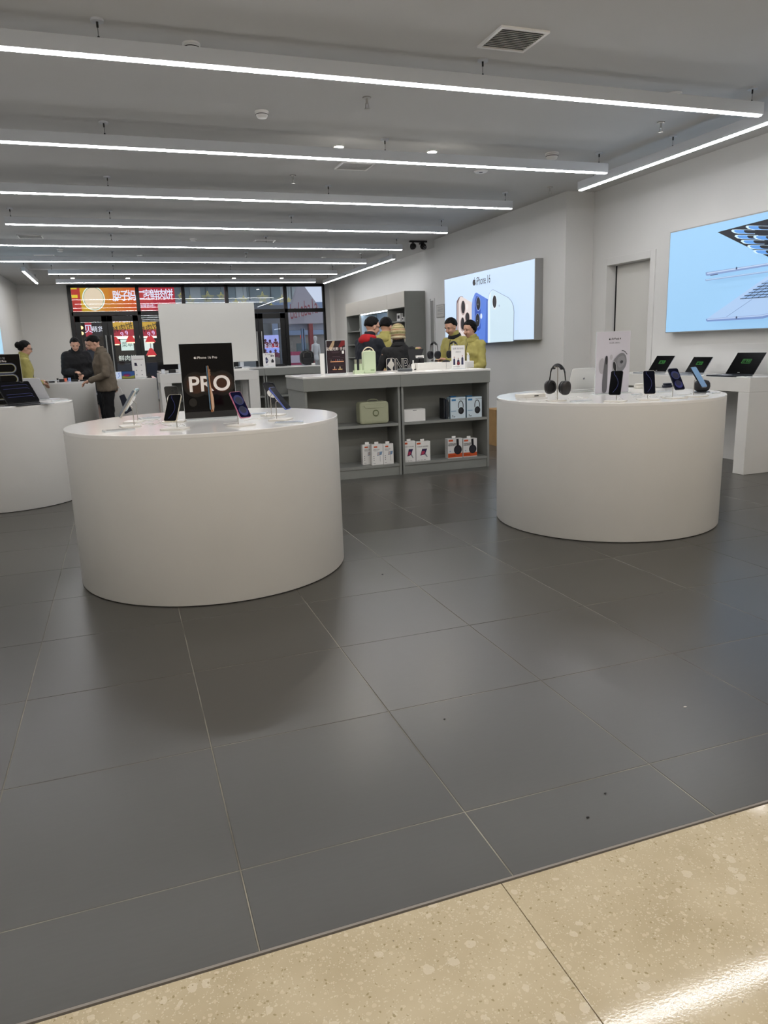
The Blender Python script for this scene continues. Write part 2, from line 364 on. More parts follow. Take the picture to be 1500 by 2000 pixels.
ords = ['nearest', 'second nearest', 'third nearest', 'fourth nearest', 'fifth nearest', 'sixth nearest', 'seventh nearest', 'farthest']
for i, (y, xa) in enumerate(zip((3.10, 4.97, 6.85, 8.75, 10.6, 12.55, 14.6, 16.5), (-2.3, -2.3, -2.3, -1.27, -2.3, -2.3, -1.27, -1.27))):
    hang = [h-xa for h in (-2.0, -.07, 2.25, 4.47) if h > xa]
    if xa > -2: hang.insert(0, .07)
    linear_lamp((xa, y, 2.81), (4.56, y, 2.81), '%s of the linear lamps hung across the store ceiling' % ords[i], hang)
linear_lamp((4.78, 2.7, 2.81), (4.78, 5.74, 2.81), 'linear lamp running along the right wall near the laptop table', [.3, 1.6, 2.8], 'linear lamps along the side walls')
linear_lamp((4.88, 11.85, 2.81), (4.88, 16.9, 2.81), 'linear lamp running along the right wall above the wall cabinets', [.3, 2.5, 4.7], 'linear lamps along the side walls')
linear_lamp((-1.66, 14.1, 2.81), (-1.66, 16.6, 2.81), 'short linear lamp along the left wall at the far corner', [.2, 2.3], 'linear lamps along the side walls')
linear_lamp((-2.3, 1.39, 2.81), (4.56, 1.39, 2.81), 'linear lamp above the entrance, seen only as a streak mirrored in the terrazzo', [.3, 2.23, 4.55, 6.77])
MM = mat('mall_fill_diffuser', '#fff8f0', .5, emit=MALL_FILL)  # unseen lamps added behind the camera to brighten terrazzo and table fronts
for yy, lab in ((-2.0, 'unseen fill lamp added over the mall passage, just behind the camera'), (-4.6, 'unseen fill lamp added over the mall passage, far behind the camera')):
    t = thing('linear_lamp', lab, 'lamp', (1.6, yy, 3.45), 0, 'added mall fill lamps')
    MB().box(-4.2, 4.2, -.10, .10, .02, .1, M_lampbody).build('body', t); MB().box(-4.2, 4.2, -.09, .09, 0, .02, MM).build('diffuser', t)
    for xx in (-3, 3): MB().cyl((xx, 0, .1), (xx, 0, .145), .006, M_dark).build('cable', t)

# ceiling fittings
def vent(x, y, w, d, lab, n=9, grp='ceiling air vents'):
    t = thing('air_vent', lab, 'vent', (x, y, H), 0, grp)
    f = .018
    MB().box(-w/2, w/2, -d/2, -d/2+f, -.012, 0, M_wplast).box(-w/2, w/2, d/2-f, d/2, -.012, 0, M_wplast).box(-w/2, -w/2+f, -d/2+f, d/2-f, -.012, 0, M_wplast).box(w/2-f, w/2, -d/2+f, d/2-f, -.012, 0, M_wplast).build('frame', t)
    MB().box(-w/2+f, w/2-f, -d/2+f, d/2-f, -.003, -.001, M_blackm).build('duct', t)
    for i in range(n):
        yy = -d/2+f+(i+.5)*(d-2*f)/n; X = Matrix.Translation((0, yy, -.006)) @ Matrix.Rotation(.7, 4, 'X')
        MB().box(-w/2+f, w/2-f, -(d-2*f)/n*.36, (d-2*f)/n*.36, -.0008, .0008, M_wplast, X).build('slat', t)
vent(2.275, 2.755, .32, .31, 'square slatted air vent in the near ceiling above the right', 12)
vent(2.27, 5.93, .34, .3, 'square air vent behind the second linear lamp')
vent(-1.2, 11.0, .34, .3, 'square air vent at far left behind the fourth lamp', 6)
vent(2.32, 11.15, .34, .3, 'square air vent behind the fourth lamp, right of the smoke detector', 6)
vent(-1.2, 13.3, .34, .3, 'square air vent at far left behind the fifth lamp', 6)
vent(2.39, 13.6, .34, .3, 'square air vent behind the fifth lamp on the right', 6)
vent(-1.3, 15.5, 1.15, .16, 'long slot vent in the far ceiling on the left', 3)
vent(2.6, 15.6, 1.2, .16, 'long slot vent in the far ceiling on the right', 3)
def detector(x, y, lab, s=1.0, grp='smoke detectors on the ceiling'):
    t = thing('smoke_detector', lab, 'smoke detector', (x, y, H), 0, grp)
    MB().cyl((0, 0, -.012), (0, 0, 0), .052*s, M_wplast, n=28).build('base', t, smooth=40)
    MB().rings([[(r*s*math.cos(q), r*s*math.sin(q), z*s) for q in [2*PI*i/28 for i in range(28)]] for r, z in ((.046, -.012), (.046, -.026), (.036, -.045), (.02, -.05))], M_wplast).build('cover', t, smooth=50)
    MB().cyl((0, 0, -.026*s), (0, 0, -.022*s), .048*s, M_dark, n=28).build('slot_ring', t)
detector(.445, 3.30, 'smoke detector half hidden above the nearest linear lamp')
detector(1.07, 4.45, 'smoke detector between the nearest and second linear lamps')
detector(4.01, 5.08, 'tall smoke detector near the right end of the second lamp', 1.25)
detector(3.97, 3.34, 'smoke detector above the right end of the nearest lamp')
detector(1.16, 11.0, 'smoke detector behind the fourth lamp, left of a vent')
detector(.4, 13.1, 'smoke detector behind the fifth lamp, left of centre')
detector(3.89, 13.2, 'smoke detector behind the fifth lamp near its right end')
detector(-.89, 12.4, 'smoke detector at far left behind the fifth lamp')
def sprinkler(x, y, lab):
    t = thing('sprinkler', lab, 'sprinkler', (x, y, H), 0, 'ceiling sprinklers')
    MB().cyl((0, 0, -.008), (0, 0, 0), .032, M_steel, n=24).build('escutcheon', t, smooth=40)
    MB().cyl((0, 0, -.045), (0, 0, -.008), .009, M_steel).cyl((-.014, 0, -.075), (-.01, 0, -.04), .003, M_steel, n=6).cyl((.014, 0, -.075), (.01, 0, -.04), .003, M_steel, n=6).build('nozzle', t, smooth=40)
    MB().cyl((0, 0, -.079), (0, 0, -.075), .02, M_steel, n=12).build('deflector', t)
sprinkler(1.75, 3.96, 'sprinkler between the nearest and second lamps, centre')
sprinkler(1.76, 6.45, 'sprinkler between the second and third lamps')
sprinkler(4.38, 3.98, 'sprinkler beyond the right end of the nearest lamp')
sprinkler(4.86, 6.47, 'sprinkler close to the projecting right wall')
M_spot = mat('downlight_lens', '#fff6e8', .4, emit=DOWN)
def downlight(x, y, lab):
    t = thing('downlight', lab, 'downlight', (x, y, H), 0, 'recessed round downlights')
    rs = [[(r*math.cos(q), r*math.sin(q), z) for q in [2*PI*i/28 for i in range(28)]] for r, z in ((.055, 0), (.055, -.006), (.042, -.007), (.040, -.002))]
    MB().rings(rs, M_wplast, caps=False).build('trim_ring', t, smooth=40); MB().cyl((0, 0, -.004), (0, 0, 0), .041, M_spot, n=28).build('lens', t)
for x, y, l in ((1.92, 5.28, 'round downlight behind the second lamp, left of the pair'), (2.83, 5.27, 'round downlight behind the second lamp, right of the pair'),
                (-.96, 17.3, 'leftmost round downlight before the glazed wall'), (.24, 17.35, 'second round downlight before the glazed wall'), (2.73, 17.4, 'third round downlight before the glazed wall'), (3.92, 17.4, 'rightmost round downlight before the glazed wall')):
    downlight(x, y, l)
t = thing('ceiling_speaker', 'flat white round ceiling disc behind the second lamp', 'ceiling disc', (3.66, 5.9, H)); MB().cyl((0, 0, -.012), (0, 0, 0), .065, M_wplast, r2=.075, n=28).build('cover', t, smooth=40); MB().cyl((0, 0, -.015), (0, 0, -.012), .02, M_inkg).build('sensor', t)
# security cameras at the corner of the projecting wall
bx_ = thing('camera_bracket', 'dark ceiling bracket holding the two security cameras', 'bracket', (5.02, 10.85, H)); MB().box(-.22, .10, -.03, .03, -.03, 0, M_black).build('rail', bx_); MB().box(-.03, .03, -.03, .03, -.06, -.03, M_black).build('clamp', bx_)
for dx, lab, yw in ((-.17, 'security camera left of the bracket aiming down left', -.7), (.02, 'security camera right of the bracket facing the entrance', .1)):
    t = thing('security_camera', lab, 'security camera', (5.02+dx, 10.81, H-.095), 0, 'security cameras on the ceiling corner')
    MB().ell((0, 0, 0), .055, .055, .055, M_black).build('ball', t, smooth=60)
    dd = Vector((math.sin(yw), -math.cos(yw), -.5)).normalized()
    MB().cyl(dd*.03, dd*.062, .036, M_blackm, n=20).build('barrel', t, smooth=40); MB().cyl(dd*.062, dd*.064, .024, mat('lens_ring', '#8b8b90', .2, metal=1), n=20).cyl(dd*.064, dd*.065, .016, M_black, n=20).build('lens', t, smooth=40)
    MB().cyl((0, 0, .04), (0, 0, .064), .018, M_black).build('mount', t)

# ------------------------------------------------------------------ furniture
def round_table(x, y, r, lab, h=.855):
    t = thing('round_display_table', lab, 'display table', (x, y, 0), 0, 'round white display tables')
    n = 128; c = lambda rr, z: [(rr*math.cos(2*PI*i/n), rr*math.sin(2*PI*i/n), z) for i in range(n)]
    MB().rings([c(r-.003, 0.004), c(r, .008), c(r, h-.020)], M_white).build('body', t, smooth=40)
    MB().rings([c(r, h-.0195), c(r, h-.003), c(r-.003, h)], M_top).build('top', t, smooth=30)
    MB().rings([c(r-.006, 0), c(r-.006, .0038)], M_blackm).build('shadow_gap', t)
    return t
round_table(.28, 2.70, .75, 'big white drum table front left with the dark phone poster')
round_table(2.99, 2.70, .75, 'big white drum table front right with the earbud poster and headphones')
round_table(-1.19, 5.57, .61, 'white drum table cut by the left edge with the tablets')
round_table(-1.30, 11.2, .75, 'white drum table at back left where the men stand')
def parsons(name, x0, x1, y0, y1, h, th, lw, lab, m=M_white, panel=None):
    t = thing(name, lab, 'display table', ((x0+x1)/2, (y0+y1)/2, 0)); w, d = (x1-x0)/2, (y1-y0)/2
    MB().box(-w, w, -d, d, h-th, h-.004, m).build('top', t, bevel=.003)
    MB().box(-w, w, -d, d, h-.0038, h, M_top).build('top_sheet', t)
    for sy in (-1, 1):
        ya, yb = (-d, -d+lw) if sy < 0 else (d-lw, d)
        if name == 'wall_display_table': MB().box(-w, w, ya, yb, 0.0, h-th-.0005, m).build('leg', t, bevel=.003)
        else:
            for sx in (-1, 1):
                xa, xb = (-w, -w+lw) if sx < 0 else (w-lw, w)
                MB().box(xa, xb, ya, yb, 0.0, h-th-.0005, m).build('leg', t, bevel=.003)
    if panel: MB().box(*panel, m).build('back_panel', t)
    return t
parsons('wall_display_table', 5.0, 5.555, 3.43, 5.45, .855, .125, .125, 'long white laptop table against the right wall')
parsons('white_display_table', .36, 1.74, 9.2, 10.0, .955, .13, .15, 'white open-legged display table behind the dark phone poster')
t = thing('white_display_counter', 'plain white block counter right of the man in the brown jacket', 'display table', (-.06, 10.65, 0))
MB().box(-.37, .41, -.6, .5, 0, .865, M_white).build('body', t, bevel=.003); MB().box(-.37, .41, -.6, .5, .8655, .883, M_top).build('top', t, bevel=.002)

def counter_unit(x0, x1, y0, y1, lab, h=.96, grp='grey shelf units of the island counter', end_l=True, mid=.505):
    t = thing('shelf_unit', lab, 'shelf unit', ((x0+x1)/2, y0, 0), 0, grp); w = (x1-x0)/2-.001; d = y1-y0; p = .022; s = .02
    MB().box(-w, w, 0, d, h-.112, h, M_grey).build('apron', t, bevel=.0015)
    for sx in (-1, 1):
        xa, xb = (-w+.012, -w+.012+p) if sx < 0 else (w-p, w)
        MB().box(xa, xb, s, d-s, 0, h-.1125, M_grey).build('side_panel', t, bevel=.001)
    xi, xj = -w+.012+p+.0005, w-p-.0005
    MB().box(xi, xj, s+.33, s+.345, .0, h-.1125, M_greyd).build('back_panel', t)
    MB().box(xi, xj, s+.004, s+.3295, mid-.025, mid, M_grey).build('shelf', t, bevel=.001)
    MB().box(xi, xj, s+.004, s+.3295, .085, .110, M_grey).build('shelf', t, bevel=.001)
    MB().box(xi, xj, s+.012, s+.026, 0, .0845, M_grey).build('plinth', t)
    return t
IY = 5.0
counter_unit(1.40, 2.345, IY, IY+.73, 'grey open shelf unit with the green case, left half of island')
counter_unit(2.345, 3.295, IY, IY+.73, 'grey open shelf unit with the headphone boxes, right half of island')
tag(MB().box(1.395, 3.30, IY-.004, IY+.735, .9605, .98, M_top).build('worktop', bevel=.003), 'glossy white worktop across the grey island shelf units', 'worktop')
BY = 10.4
for i, (a, b) in enumerate(((2.05, 2.99), (1.10, 2.05), (.42, 1.10))):
    counter_unit(a, b, BY, BY+.7, ['grey back counter unit at right with the backpack on top', 'grey back counter unit behind the white display table', 'grey back counter unit under the white board, hidden behind poster'][i], grp='grey shelf units of the back counter', h=.945)
tag(MB().box(.415, 2.995, BY-.004, BY+.705, .9455, .965, M_top).build('worktop', bevel=.003), 'white worktop of the back counter holding the white board', 'worktop')

# wall cabinets
CX, CT = 5.17, 2.26
def wall_cab(y0, y1, lab, shelves, lit=False, end=False):
    t = thing('wall_cabinet', lab, 'cabinet', (CX, y0, 0), 0, 'grey wall cabinets on the right'); D = XR-CX-.002; L = y1-y0-.002
    MB().box(.0, D, 0.0, L, 1.965, CT, M_grey).box(-.012, -.0005, .003, L-.003, 1.965, CT, mat('header_lit_grey', '#bdb8ae', .5)).build('header_panel', t, bevel=.002)  # paler front sheet: light from the lamp above put into the header colour
    m = M_lampbody if lit else M_grey
    MB().box(0, D, 0, .025, 0, 1.9645, M_grey).build('side_panel', t, bevel=.001)
    MB().box(0, D, L-.025, L, 0, 1.9645, M_grey).build('side_panel', t, bevel=.001)
    MB().box(D-.02, D, .0255, L-.0255, 0, 1.9645, mat('niche_blue', '#b4c8dc', .5) if lit else M_greyd).build('back_panel', t)
    for z in shelves: MB().box(.01, D-.0205, .0255, L-.0255, z-.022, z, M_grey).build('shelf', t)
    if lit:
        MB().box(.02, .05, .03, L-.03, 1.945, 1.9640, mat('niche_lamp', '#eaf4ff', .5, emit=7)).build('light_strip', t)
        MB().box(.03, D-.03, .0256, .030, .9, 1.94, mat('niche_side', '#c3d3de', .5)).build('side_lining', t); MB().box(.03, D-.03, L-.030, L-.0256, .9, 1.94, mat('niche_side', '#c3d3de', .5)).build('side_lining', t)
    return t
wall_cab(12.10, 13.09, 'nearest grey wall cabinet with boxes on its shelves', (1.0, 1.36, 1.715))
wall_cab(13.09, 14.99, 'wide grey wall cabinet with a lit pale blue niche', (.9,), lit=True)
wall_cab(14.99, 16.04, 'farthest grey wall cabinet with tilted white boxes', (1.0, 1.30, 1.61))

# ------------------------------------------------------------------ lightboxes
def E(c, s=0.9): return mat('lit_%s_%s' % (c, s), c, .4, emit=s)
def lightbox(name, x, y0, y1, z0, z1, dep, lab, side=-1):
    t = thing(name, lab, 'lightbox', (x, (y0+y1)/2, z0)); w = (y1-y0)/2; h = z1-z0
    a, b = (0, dep) if side < 0 else (-dep, 0)
    MB().box(a, b, -w, w, 0, h, mat('box_frame_alu', '#9a9a98', .4, metal=.3)).build('frame', t, bevel=.002)
    return t, w, h
t, w, h = lightbox('lightbox', 5.08, 7.15, 10.03, 1.247, 2.285, .118, 'large lit sky blue wall lightbox showing three phones')
ar = Art((-.001, w, 0), (0, -1, 0), (0, 0, 1), .0012); WW = 2*w     # x runs towards the camera
ar.rect(.012, WW-.012, .012, h-.012, E('#c3d8ee', 1.0))
def c6(L): return [(lambda p: (10.03-p.y, p.z-1.247))(atx(860+x/7.143, 490+y/7.145, 5.08)) for x, y in L]
def c6o(cx, cy, rx, ry, m): ar.poly(c6([(cx+rx*math.cos(a), cy+ry*math.sin(a)) for a in [-2*PI*i/28 for i in range(28)]]), m)
ar.poly(c6([(228, 1255), (228, 740), (232, 700), (262, 650), (292, 628), (320, 640), (300, 1255)]), E('#6f5b5c', .7))
ar.poly(c6([(262, 1262), (262, 700), (275, 650), (292, 632), (448, 722), (470, 740), (470, 1262)]), E('#dcd2cf', .95)); ar.poly(c6([(240, 1262), (240, 740), (262, 680), (262, 1262)]), E('#b7a6a4', .9))
for cx, cy, rx, ry in ((325, 785, 25, 88), (320, 1015, 24, 85), (390, 925, 26, 65)): c6o(cx-2, cy+10, rx+9, ry+14, E('#b59f9c', .85)); c6o(cx, cy, rx, ry, E('#1a1a1e', .5)); c6o(cx, cy, rx*.55, ry*.55, E('#2d2d33', .5))
c6o(385, 780, 18, 42, E('#e6dedb', .95))
ar.poly(c6([(455, 1284), (455, 760), (468, 670), (500, 592), (522, 583), (695, 685), (695, 1280)]), E('#5b84df', .85)); ar.poly(c6([(455, 1284), (455, 760), (468, 670), (495, 620), (500, 640), (500, 1284)]), E('#7597de', .9)); ar.poly(c6([(640, 1281), (660, 665), (695, 686), (695, 1280)]), E('#4a72cf', .8))
ar.poly(c6([(500, 1085), (500, 690), (522, 630), (560, 635), (580, 690), (580, 1080), (545, 1115)]), E('#3056b8', .75))
for cx, cy, rx, ry in ((552, 735, 26, 86), (548, 965, 26, 86)): c6o(cx-2, cy+4, rx+8, ry+14, E('#a8bfe8', .85)); c6o(cx-2, cy+2, rx+4, ry+8, E('#2f519f', .6)); c6o(cx, cy, rx, ry, E('#15171c', .5)); c6o(cx, cy, rx*.5, ry*.5, E('#2c3038', .5)); c6o(cx-3, cy+8, 4, 8, E('#b9c0cc', .8))
c6o(600, 910, 14, 38, E('#d5e2f8', 1.0))
ar.poly(c6([(693, 1282), (693, 700), (712, 600), (745, 548), (768, 537), (985, 650), (1030, 700), (1058, 770), (1066, 850), (1058, 1258)]), E('#8b9cb0', .85)); ar.poly(c6([(697, 1281), (697, 702), (716, 604), (748, 553), (768, 542), (983, 656), (1024, 702), (1050, 772), (1058, 850), (1050, 1259)]), E('#c9dfec', .95)); ar.poly(c6([(695, 1281), (697, 702), (716, 604), (745, 556), (735, 640), (728, 760), (728, 1280)]), E('#d9eaf0', 1.0))
c6o(792, 715, 32, 102, E('#dfe9ee', 1.0)); c6o(792, 708, 27, 87, E('#14161a', .5)); c6o(795, 712, 14, 48, E('#33343a', .5)); c6o(860, 765, 7, 16, E('#a7b8c6', .9))
(ax_, ay_), (bx2, by2) = c6([(510, 432)])[0], c6([(748, 400)])[0]; tx0 = c6([(533, 425)])[0][0]
ar.apple(ax_, ay_, .125, E('#111214', .3)); ar.text('iPhone 16', (tx0+bx2)/2, ay_-.005, .165, E('#111214', .3), bold=.002, sx=(bx2-tx0)/.72)
ar.build('screen', t)
P0 = atx(1309, 452, 5.5); P1 = atx(1298, 651, 5.5)
t, w, h = lightbox('lightbox', 5.5, 2.35, 5.13, 1.268, 2.31, .098, 'large lit blue wall lightbox showing a folded laptop, above the laptop table')
ar = Art((-.001, w, 0), (0, -1, 0), (0, 0, 1), .0012); WW = 2*w
ar.rect(.010, WW-.010, .010, h-.010, E('#98c6eb', .93))
sx = lambda u, v: (lambda p: (5.13-p.y, p.z-1.268))(atx(u, v, 5.5))
K = lambda L: [sx(*p) for p in L]
def sc5(pts): return K([(1300+x/7.145, 400+y/7.143) for x, y in pts])
edge = sx(1500, 430)[0]
def ext(P): return P
# tilted screen seen from below
ar.poly(sc5([(728, 382), (1060, 295), (1429, 200), (2300, 0), (2900, 900), (2300, 1150), (1429, 722), (1150, 590)]), E('#0d1320', .3))
ar.poly(sc5([(800, 388), (1060, 315), (1429, 235), (2250, 45), (2800, 870), (2260, 1080), (1429, 690)]), E('#101a2e', .35))
for k, (px, py) in enumerate(((920, 345), (1125, 290), (975, 420), (1240, 430), (1070, 490), (1165, 560), (1480, 350), (1500, 520), (1260, 630), (1560, 640), (1640, 440), (1700, 720), (1850, 560), (1900, 330))):
    pts = [(px, py+20), (px+15, py+2), (px+70, py), (px+330, py+5), (px+360, py+30), (px+330, py+62), (px+100, py+58), (px+40, py+48)]
    ar.poly(sc5(pts), E('#cfe9fb', .9)); ar.poly(sc5([(x*.86+px*.14+40, y*.86+py*.14+5) for x, y in pts]), E('#5c9be4', .85)); ar.poly(sc5([(x*.55+px*.45+180, y*.8+py*.2+6) for x, y in pts]), E('#0f1a2c', .35))
# side profiles and open keyboard
for pts, c in (([(622, 945), (640, 940), (1429, 822), (2300, 690), (2300, 740), (1429, 865), (650, 990), (625, 985)], '#7f97c4'), ([(640, 950), (1429, 825), (2300, 695), (2300, 712), (1429, 842), (650, 965)], '#b9cdea'),
               ([(618, 1040), (1429, 928), (2300, 800), (2300, 826), (1429, 955), (625, 1064)], '#8aa6cf'), ([(630, 1043), (1429, 932), (2300, 805), (2300, 812), (1429, 940), (632, 1052)], '#b9d2ee'),
               ([(640, 1590), (1429, 1040), (2300, 500), (2900, 700), (2300, 1300), (1429, 1540)], '#a9c6ea'), ([(632, 1590), (1429, 1530), (2300, 1290), (2300, 1350), (1429, 1585), (650, 1628), (634, 1615)], '#7590c4'), ([(650, 1592), (1429, 1535), (2300, 1295), (2300, 1312), (1429, 1552), (655, 1606)], '#b2c8ea'),
               ([(1115, 1312), (1429, 1095), (2200, 600), (2600, 720), (2200, 1200), (1429, 1290)], '#8fb2de')):
    ar.poly(sc5(pts), E(c, .9))
kd = E('#28303f', .4)
for k in range(6):
    f = k/5; ar.line(sc5([(1115+310*f, 1312-215*f), (1900+310*f, 1255-215*f)]), .006, kd)
for k in range(9):
    ar.line(sc5([(1190+k*90, 1308-k*6), (1500+k*90, 1090-k*6)]), .004, kd)
ar.line(sc5([(945, 1560), (1300, 1320)]), .004, E('#6f8cc0', .8)); ar.line(sc5([(720, 985), (828, 968)]), .008, E('#50618a', .7)); ar.oval(*sc5([(1090, 885)])[0], .01, .012, E('#3a4870', .6)); ar.oval(*sc5([(1090, 1570)])[0], .01, .012, E('#3a4870', .6))
# keep the print inside the frame
for i, v in enumerate(ar.v):
    ar.v[i] = (v[0], max(v[1], -w+.012), min(v[2], h-.012))
ar.build('screen', t)
lb = lightbox('lightbox', XL+.1, 11.7, 14.6, 1.32, 2.35, .099, 'lit pale blue lightbox on the left wall, only its edge in view', 1)
Art((.001, -lb[1], 0), (0, 1, 0), (0, 0, 1)).rect(.012, 2*lb[1]-.012, .012, lb[2]-.012, E('#a9d3ee', 1.0)).build('screen', lb[0])
# certificate
t = thing('framed_certificate', 'small framed certificate on the wall left of the phone lightbox', 'picture frame', (XB, 10.45, 1.69))
MB().box(-.015, -.001, -.17, .17, 0, .215, mat('frame_grey', '#8b8984', .5)).build('frame', t)
ar = Art((-.0155, .17, 0), (0, -1, 0), (0, 0, 1)); ar.rect(.01, .33, .01, .205, mat('cert_paper', '#b9b7b1', .6))
for z in (.17, .14, .12, .1, .06): ar.line([(.06, z), (.28, z)], .006, M_inkg)
ar.build('certificate', t)

# white display board behind the poster
t = thing('display_board', 'large blank white board standing on the back counter', 'display board', (1.275, 10.95, .965))
a0 = aty(305, 594, 10.95); a1 = aty(494, 593, 10.95); a2 = aty(503, 705, 10.95); a3 = aty(319, 706, 10.95)
MB().box(a3.x-1.275+.0, a2.x-1.275, -.03, .03, a2.z-.965, a0.z-.965, mat('board_white', '#d3d1ca', .6)).build('panel', t, bevel=.003)
for x in (-.5, .5): MB().box(x-.03, x+.03, -.02, .02, 0, a2.z-.965, M_lampbody).box(x-.12, x+.12, -.1, .1, 0, .012, M_lampbody).build('foot', t)

# ------------------------------------------------------------------ handsets on display stands
M_steelr = mat('stand_rod', '#b5afa8', .3, metal=.8)
def basis(az, tilt):      # az: bearing of the screen normal from +Y (degrees, clockwise); tilt: lean back
    a = math.radians(az); n0 = Vector((math.sin(a), math.cos(a), 0)); t = math.radians(tilt)
    n = n0*math.cos(t)+Vector((0, 0, math.sin(t))); up = Vector((0, 0, math.cos(t)))-n0*math.sin(t); r = up.cross(n)
    return r, up, n
def frame(o, r, u, n): return Matrix(((r.x, u.x, n.x, o[0]), (r.y, u.y, n.y, o[1]), (r.z, u.z, n.z, o[2]), (0, 0, 0, 1)))
TZ = .855
def stand(p, az, tilt, lab, hgt=.105, grp='phone display stands'):
    t = thing('display_stand', lab, 'phone stand', (p[0], p[1], TZ), -math.radians(az-180), grp)
    MB().rbox(-.062, .062, -.05, .05, 0, .007, .012, M_ivory).build('base', t, bevel=.001)
    tt = math.radians(tilt); n = Vector((0, -math.cos(tt), math.sin(tt))); c = Vector((0, 0, hgt))
    MB().cyl((0, .022, .007), (0, .022, hgt-.018), .0022, M_steelr, n=10).cap((0, .022, hgt-.018), c-n*.006, .0022, .0022, M_steelr, n=8).build('pole', t, smooth=40)
    MB().cyl(c-n*.006, c, .028, M_wplast, n=28).build('charging_disc', t, smooth=40)
    pts = [(0.004, .03, .012+.03*math.sin(PI*i/10)) if i == 0 else (0.004+.02*math.sin(i*.6), .03+.012*i, .009 if i > 2 else .03-.007*i) for i in range(9)]
    MB().tube(pts, .0013, M_wplast, n=6).build('cable', t, smooth=60)
    return t
def phone(p, az, tilt, lab, body, scr, wall='arc', big=False, hgt=.105, dz=0.0, triple=True, cat='phone'):
    Wd, Hh, D = (.0776, .163, .0083) if big else (.0716, .1496, .008)
    r, u, n = basis(az, tilt); c = Vector((p[0], p[1], TZ+hgt))+n*(D/2+.0006)+Vector((0, 0, dz))
    t = thing('smartphone', lab, cat, c, 0, 'phones on the display tables'); F = frame((0, 0, 0), r, u, n)
    sh = lambda k: F @ Matrix.Translation((0, 0, k))
    MB().prism(rrect(-Wd/2, Wd/2, -Hh/2, Hh/2, .0105), sh(-D/2), D, mat('phone_'+body, body, .3, metal=.5)).build('body', t, bevel=.0012, smooth=30)
    b = .0022; ar = MB(); ar.prism(rrect(-Wd/2+b, Wd/2-b, -Hh/2+b, Hh/2-b, .0095), sh(D/2), .0003, mat('screen_'+scr, scr, .08, spec=.25, emit=.5 if scr != '#05060a' else 0))
    X = sh(D/2+.0006)
    if wall == 'arc':
        m = mat('wall_line', '#26327c', .3, emit=.25)
        for k, (off, w2) in enumerate(((0, .0007), (.0013, .0004))):
            pts = [(-.016+off, .07)]+[(-.016+off+.030*math.sin(i/12*PI*.95), .055-.115*i/12) for i in range(13)]
            for a, c2 in zip(pts[:-1], pts[1:]):
                a = Vector(a); c2 = Vector(c2); d = (c2-a).normalized(); q = Vector((-d.y, d.x))*w2; ar.flat([a-q, c2-q, c2+q, a+q], X, m)
    elif wall == 'orb':
        for rr, cx, cy, m in ((.030, 0, .026, E('#131f5c', .6)), (.022, 0, .022, E('#080c30', .5)), (.028, 0, -.038, E('#1c2060', .7)), (.021, 0, -.030, E('#080a30', .5))):
            X = X @ Matrix.Translation((0, 0, .0002)); ar.flat([(cx+rr*math.cos(q), cy+rr*.95*math.sin(q)) for q in [2*PI*i/24 for i in range(24)]], X, m)
    ar.build('screen', t)
    mb = MB(); mb.prism(rrect(-.034, .0 if not triple else .004, Hh/2-.042, Hh/2-.006, .009), sh(-D/2-.0022), .0022, mat('phone_'+body, body, .3, metal=.5)); cb = mb.build('camera_bump', t)
    for cx, cy in (((-.025, Hh/2-.015), (-.025, Hh/2-.033), (-.008, Hh/2-.024)) if triple else ((-.02, Hh/2-.015), (-.02, Hh/2-.033))):
        MB().cyl(F @ Vector((cx, cy, -D/2-.0035)), F @ Vector((cx, cy, -D/2-.0021)), .0075, M_black, n=20).build('lens', cb, smooth=40)
    return t
SP = [ # base px, az, tilt, body, screen, wall, text, big, dz
 ((254, 832), 262, 34, '#b9b5ad', '#0a0c14', 'arc', 'silver phone on the left of the front left table, its screen turned away', True, .01),
 ((262, 823), 285, 34, '#9fb3b6', '#0a0c14', 'arc', 'pale teal phone half hidden behind the silver phone', False, .015),
 ((342, 837), 212, 32, '#cfc6b2', '#05060a', 'arc', 'phone with a pale gold frame and black screen left of the dark poster', False, -.004),
 ((471, 830), 150, 31, '#c0708c', '#070b2c', 'orb', 'pink phone with a blue screen before the dark poster', False, -.004),
 ((548, 819), 126, 38, '#5b6bb5', '#14161f', 'none', 'ultramarine phone turned right with a dark screen at the right of the front left table', False, .006),
 ((534, 810), 40, 36, '#1c1d22', '#0a0c14', 'arc', 'black phone seen from behind with its white charging disc', False, .02),
 ((1202, 783), 230, 20, '#2a2a2c', '#05060a', 'arc', 'black phone in front of the earbud poster', False, .002),
 ((1266, 780), 207, 22, '#d8d6d0', '#070a18', 'arc', 'white framed phone with a dark blue screen, second on the front right table', False, -.004),
 ((1318, 776.5), 182, 33, '#20232c', '#070a20', 'orb', 'black phone leaning back, third on the front right table', False, .006),
 ((1361, 773), 160, 34, '#20242c', '#7d9ec2', 'none', 'phone with a plain light blue screen, fourth on the front right table', False, .008)]
SL = ['display stand nearest the edge at left of the front left table', 'display stand at left holding the teal phone', 'display stand under the pale gold framed phone', 'display stand under the pink phone', 'display stand under the ultramarine phone', 'display stand with a white disc behind the black phone', 'display stand under the black phone at the earbud poster', 'display stand under the white framed phone', 'display stand under the leaning black phone', 'display stand under the phone with the light blue screen']
for (px, az, tl, bc, sc_, wl, lab, big, dz), sl in zip(SP, SL):
    p = atz(px[0], px[1], TZ+.004); a = math.radians(az); q = p
    h = .108+dz
    stand(q, az, tl, sl, h); phone(q, az, tl, lab, bc, sc_, wl, big, h, 0, triple=bc not in ('#d98aa4', '#5b6bb5', '#7d9ec2'))
